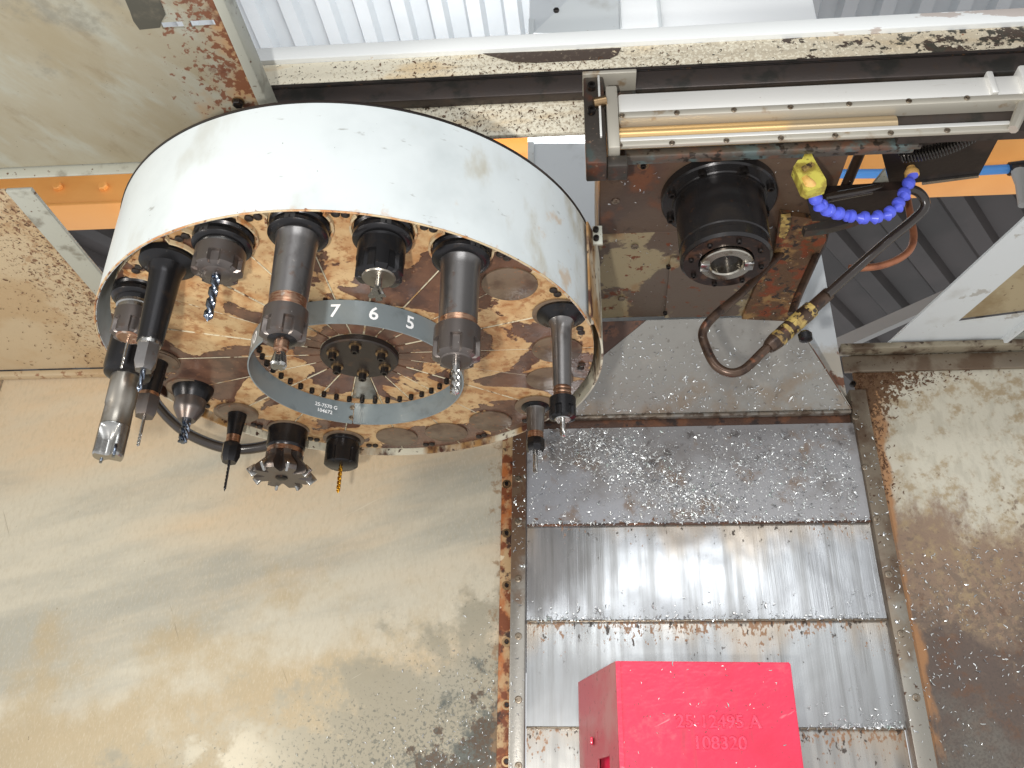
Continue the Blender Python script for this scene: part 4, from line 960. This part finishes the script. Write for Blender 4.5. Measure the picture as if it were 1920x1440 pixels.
t = tool(-18, 'tall slim grey holder with copper rings and small nut, rightmost long tool', pr=.2735)
part(t, 'flange', [(.0290, .002), (.0290, -.003), (.0215, -.0060), (.0150, -.0110)], 'black')
part(t, 'body', [(.0150, -.0110), (.0128, -.016), (.0120, -.024), (.0101, -.0975)], 'grey_steel')
for i in range(3): part(t, 'copper_ring', [(.0100, -.0976-.0048*i), (.0103, -.0990-.0048*i), (.0100, -.1018-.0048*i)], 'copper', 32)
finish('collet_nut', notched(B(), .0150, -.1118, -.1370, cham=.0035, depth=.0026), M['black'], t)
part(t, 'collet', [(.0090, -.1370), (.0080, -.1378)], 'steel')
finish('end_mill', drill(.0030, -.136, -.1575, .5, 2, .4, .04, .45), M['steel'], t)

t = tool(36, 'short slim grey holder with copper band in front of the way cover corner', pr=.268)
part(t, 'flange', [(.0200, .002), (.0200, -.002), (.0150, -.0045)], 'black')
part(t, 'body', [(.0140, -.0045), (.0129, -.008), (.0114, -.0405)], 'grey_steel')
part(t, 'copper_band', [(.0113, -.0406), (.0112, -.0500)], 'copper', 32)
part(t, 'collet_nut', [(.0118, -.0501), (.0130, -.0520), (.0130, -.0655), (.0104, -.0705)], 'black', 8)
finish('drill', drill(.0033, -.070, -.1000, .3, 2, .3, .03, .5), M['steel'], t)

t = tool(108, 'short black round collet holder with thin gold coated drill')
part(t, 'upper_body', [(.0262, .003), (.0262, -.0050), (.0240, -.0066), (.0240, -.0100)], 'black')
finish('collet_nut', notched(B(), .0256, -.0102, -.0440, n=6, w=.14, depth=.0016, cham=.0055, zslot=.75), M['black'], t)
finish('drill', drill(.0031, -.042, -.0870, 3.2), M['tin'], t)

t = tool(126, 'wide face mill with a ring of bright cutting inserts at the carousel rear', 'face mill', spin=.2)
part(t, 'arbor', [(.0292, .003), (.0285, -.0290), (.0268, -.0310), (.0262, -.0330)], 'black')
part(t, 'arbor_band', [(.0270, -.0331), (.0266, -.0400)], 'copper')
finish('mill_body', twist(B(), lambda a: .0280*(1-.42*(max(0, math.cos(8*a))**.8)), -.0400, -.0760, .03, 14, 96, lambda t: .98+.58*max(0, min(1, (t-.25)/.5)) if t < .85 else 1.56-.6*(t-.85)), M['nut'], t)
for k in range(8):
    a = rad(45*k+24); bm = boxbm((-.0016, -.0074, -.0074), (.0028, .0074, .0074), .0012)
    bmesh.ops.transform(bm, matrix=Matrix.Translation((.0415*math.cos(a), .0415*math.sin(a), -.0715)) @ Matrix.Rotation(a+PI/2, 4, 'Z') @ Matrix.Rotation(.75, 4, 'X'), verts=bm.verts)
    finish('insert', bm, M['steel'], t)
part(t, 'screw', [(.009, -.070), (.009, -.0775), (.006, -.079)], 'bolt', 24)

t = tool(144, 'slim tapered black holder with small nut and thin dark drill', pr=.2655)
part(t, 'flange', [(.0290, .002), (.0290, -.0018), (.0268, -.0028)], 'plug')
part(t, 'body', [(.0135, -.0028), (.0128, -.008), (.0100, -.0365)], 'black')
part(t, 'copper_band', [(.0100, -.0366), (.0097, -.0475)], 'copper', 32)
part(t, 'collet_nut', [(.0110, -.0476), (.0131, -.0500), (.0133, -.0690), (.0100, -.0775)], 'black', 8)
finish('drill', drill(.0019, -.077, -.1210, 4), M['black'], t)

t = tool(162, 'stubby conical black and grey holder with dark four flute end mill', pr=.2655)
part(t, 'flange', [(.0280, .003), (.0275, -.0020), (.0240, -.0100), (.0212, -.0165)], 'black')
part(t, 'body', [(.0212, -.0166), (.0206, -.0285), (.0192, -.0330), (.0115, -.0465)], 'nut')
finish('end_mill', drill(.0062, -.043, -.0800, .75, 4, .42, .03, .2), M['carbide'], t)

t = tool(180, 'black cylindrical holder with copper ring, hex nut and very thin drill, far left', pr=.268)
part(t, 'flange', [(.0280, .002), (.0280, -.0018), (.0262, -.0028)], 'plug')
part(t, 'body', [(.0150, -.0028), (.0140, -.006), (.0126, -.0475)], 'black')
part(t, 'copper_band', [(.0124, -.0476), (.0124, -.0525)], 'copper', 32)
part(t, 'collet_nut', [(.0148, -.0526), (.0152, -.0545), (.0152, -.0690), (.0118, -.0800)], 'nut', 6)
finish('drill', drill(.0021, -.079, -.1210, 2, shank=.55), M['steel'], t)

t = tool(-162, 'heavy black holder carrying a thick bright indexable end mill', pr=.268, spin=1.1)
part(t, 'flange', [(.0300, .004), (.0305, -.0060), (.0280, -.0100)], 'black')
part(t, 'body', [(.0280, -.0100), (.0280, -.0580), (.0262, -.0660), (.0200, -.0690)], 'black')
part(t, 'shank', [(.0172, -.0688), (.0168, -.1060), (.0160, -.1075), (.0166, -.1330)], 'steel_warm', 48)
bm = B(); rings = []
for i in range(33):
    t_ = i/32; z = -.1335-.038*t_; dep = min(1, max(0, (t_-.04)/.45))**.5; ring_ = []
    for k in range(72):
        a = 2*PI*k/72; c_ = math.cos(2*(a-.35)); g_ = dep*(max(0, c_)**.55 if c_ > 0 else 0)
        if math.sin(2*(a-.35)) > 0: g_ *= .25 if c_ < .5 else 1
        rr = .0168*(1-.62*g_)*(1 if t_ < .93 else 1-.9*(t_-.93)); ring_.append(bm.verts.new((rr*math.cos(a), rr*math.sin(a), z)))
    rings.append(ring_)
for a_, b_ in zip(rings, rings[1:]):
    for k in range(72): bm.faces.new((a_[k], a_[(k+1) % 72], b_[(k+1) % 72], b_[k]))
bm.faces.new(rings[0]); bm.faces.new(rings[-1]); finish('milling_head', bm, M['steel'], t)
for k in range(2):
    a = rad(180*k+62); bm = boxbm((-.0012, -.0055, -.0070), (.0022, .0055, .0070), .001)
    bmesh.ops.transform(bm, matrix=Matrix.Translation((.0136*math.cos(a), .0136*math.sin(a), -.1665)) @ Matrix.Rotation(a+1.2, 4, 'Z'), verts=bm.verts); finish('insert', bm, M['carbide'], t)

t = tool(-144, 'dark collet holder with steel ring and thin drill, partly behind the long black holder'); vflange(t, .0285, z=.004)
part(t, 'body', [(.0225, -.014), (.0212, -.0190)], 'black')
part(t, 'ring', [(.0212, -.0191), (.0212, -.0225), (.0196, -.0235), (.0196, -.0285)], 'steel')
finish('collet_nut', notched(B(), .0205, -.0287, -.0600), M['nut'], t)
part(t, 'collet', [(.0140, -.0598), (.0120, -.0615)], 'copper')
finish('drill', drill(.0015, -.061, -.1000, 1.5, shank=.6), M['steel'], t)

t = tool(-126, 'long glossy black tapered holder with steel nut and short drill, left front'); 
part(t, 'flange', [(.0270, .004), (.0300, .001), (.0300, -.0070), (.0200, -.0120)], 'black')
part(t, 'body', [(.0200, -.0120), (.0172, -.0190), (.0163, -.026), (.0130, -.1040)], 'black')
part(t, 'copper_band', [(.0118, -.1041), (.0116, -.1080)], 'steel', 32)
part(t, 'collet_nut', [(.0118, -.1081), (.0118, -.1290), (.0085, -.1370)], 'grey_steel', 6)
finish('drill', drill(.0028, -.136, -.1610, .9, 2, .45, .15), M['carbide'], t)

# hose hanging behind the carousel, printed white
ph = curve([P(x, y, y=1.40) for x, y in ((268, 690), (282, 735), (306, 772), (345, 808), (395, 832), (440, 842), (490, 838), (535, 824))], 10)
bm = B(); tube(bm, ph, .0095, 16); hs = tag(finish('black_hose', bm, M['rubber']), 'black rubber hose looping below the left rear rim of the carousel', 'hose')

# ================================================================== swarf
def chips(name, label, spots, n, place, size, material, seed, parent=None):
    """loose curled shavings: one mesh of small bent strips"""
    r = random.Random(seed); bm = B()
    for _ in range(n):
        q = place(r)
        if q is None: continue
        p3, nrm = q
        t = nrm.orthogonal().normalized(); b_ = nrm.cross(t); a = r.uniform(0, 2*PI)
        u = t*math.cos(a)+b_*math.sin(a); v = nrm.cross(u)
        l = size*r.lognormvariate(0, .38); w = l*r.uniform(.22, .42); c = l*r.uniform(.15, .5); tl = r.uniform(-.5, .5)
        rows = []
        for i in range(4):
            s = (i/3-.5)*2; k = p3+u*(s*l*.5)+v*(c*(s*s-.5)*.5)+nrm*(.0005+c*.45*(1-s*s))
            wv = (v*math.cos(tl)+nrm*math.sin(tl))*w*.5*(1-.55*abs(s))
            rows.append((bm.verts.new(k-wv), bm.verts.new(k+wv)))
        for i in range(3): bm.faces.new((rows[i][0], rows[i+1][0], rows[i+1][1], rows[i][1]))
    me = bpy.data.meshes.new(name); bm.to_mesh(me); bm.free(); me.materials.append(material)
    o = link(name, me); o['kind'] = 'stuff'; tag(o, label, 'swarf'); return o
NF = Vector((0, -1, 0))
def on_panel(r):
    # thick drift curving from the left middle to the centre, thin scatter elsewhere
    if r.random() < .55:
        t = r.random(); px = 1060+300*t+r.gauss(0, 34); py = 840+100*t**1.2+r.gauss(0, 26)-18*math.sin(t*6)
    elif r.random() < .5:
        px = r.uniform(1330, 1610); py = r.gauss(880, 52)
    else:
        px = r.uniform(992, 1618); py = r.uniform(806, 980)
    if not (990 < px < 1590+ (py-800)*.17 and 803 < py < 981): return None
    return P(px, py, y=1.4505), NF
chips('metal_chips', 'bright aluminium swarf stuck to the top way cover panel', None, 5200, on_panel, .0034, M['chip'], 3)
nd = ((TR-TL).cross(BL-TL)).normalized()
if nd.z > 0: nd = -nd
def on_deflector(r):
    t = r.random()**.6; s = r.random()
    return TL.lerp(BL, t).lerp(TR.lerp(BR, t), s)+nd*.0006, nd
chips('metal_chips', 'scattered bright swarf on the sloping grey deflector', None, 560, on_deflector, .0036, M['chip'], 5)
def on_wall_r(r):
    x = r.uniform(.505, 1.0); z = .47-abs(r.gauss(0, .24))
    return Vector((x, YW-.0008, z)), NF
chips('metal_chips', 'bright swarf scattered over the lower right back wall', None, 1300, on_wall_r, .0034, M['chip'], 6)
def on_wall_l(r):
    x = -.145-abs(r.gauss(0, .16)); z = .30+.6*(x+.14)-abs(r.gauss(0, .20))+r.gauss(0, .05)
    return Vector((x, YW-.0008, z)), NF
chips('metal_chips', 'bright swarf low on the tan back wall beside the rusty flange', None, 700, on_wall_l, .0028, M['chip'], 7)
def on_ledge(r):
    i = r.choice((1, 1, 2, 2, 3)); z = zj[i]+abs(r.gauss(0, .004)) if r.random() < .7 else zj[i]+abs(r.gauss(0, .02))
    x = r.uniform(XL+.004, XR-.004)
    if i == 3: x = XR-.004-abs(r.gauss(0, .07))
    if not XL < x < XR: return None
    return Vector((x, 1.4495+.006*(i-1)-.0008, z)), NF
chips('metal_chips', 'swarf gathered along the lower edges of the way cover panels', None, 1000, on_ledge, .0034, M['chip'], 8)
def on_strips(r):
    x = r.choice((r.uniform(-.117, -.096), r.uniform(.472, .497))); return Vector((x, 1.4455, r.uniform(.02, .70))), NF
chips('metal_chips', 'bright flecks of swarf on the two guide strips', None, 260, on_strips, .0034, M['chip'], 9)
def on_head(r):
    return Vector((r.uniform(HX0, HX1), r.uniform(.925, 1.31), .8195 if r.random() < 2 else 0)), Vector((0, 0, -1))
chips('metal_chips', 'tiny bright flecks of swarf under the spindle head', None, 160, on_head, .0032, M['chip'], 10)
def on_over(r):
    x = -.82-abs(r.gauss(0, .16)); return Vector((x, r.uniform(.95, 1.47), ZT-.0006)), Vector((0, 0, -1))
chips('rust_flakes', 'small dark rust flakes stuck under the left overhead sheet', None, 520, on_over, .0040, M['chip_brown'], 12)
def on_beam(r):
    x = r.gauss(-.06, .13); z = r.choice((r.uniform(.853, .902), r.uniform(.948, 1.0)))
    return Vector((x, .8960 if z > .947 and z < .977 else .8995, z)), NF
chips('rust_flakes', 'fine dark flakes caked on the cream cross beam', None, 1000, on_beam, .0028, M['chip_brown'], 13)
def on_wall_top(r):
    x = .505+abs(r.gauss(0, .10)); z = .80-abs(r.gauss(0, .018))
    if r.random() < .5: x = .503+abs(r.gauss(0, .018)); z = r.uniform(.55, .80)
    return Vector((x, YW-.0008, z)), NF
chips('rust_flakes', 'brown flakes below the top lip of the right back wall', None, 700, on_wall_top, .0040, M['chip_brown'], 14)

def on_box(r):
    x = r.uniform(.046, .272); return Vector((x, 1.280+(x-.041)*.0507-.0008, r.uniform(.02, .245))), NF
chips('metal_chips', 'a few bright flecks of swarf on the front of the red box', None, 90, on_box, .0028, M['chip'], 21)
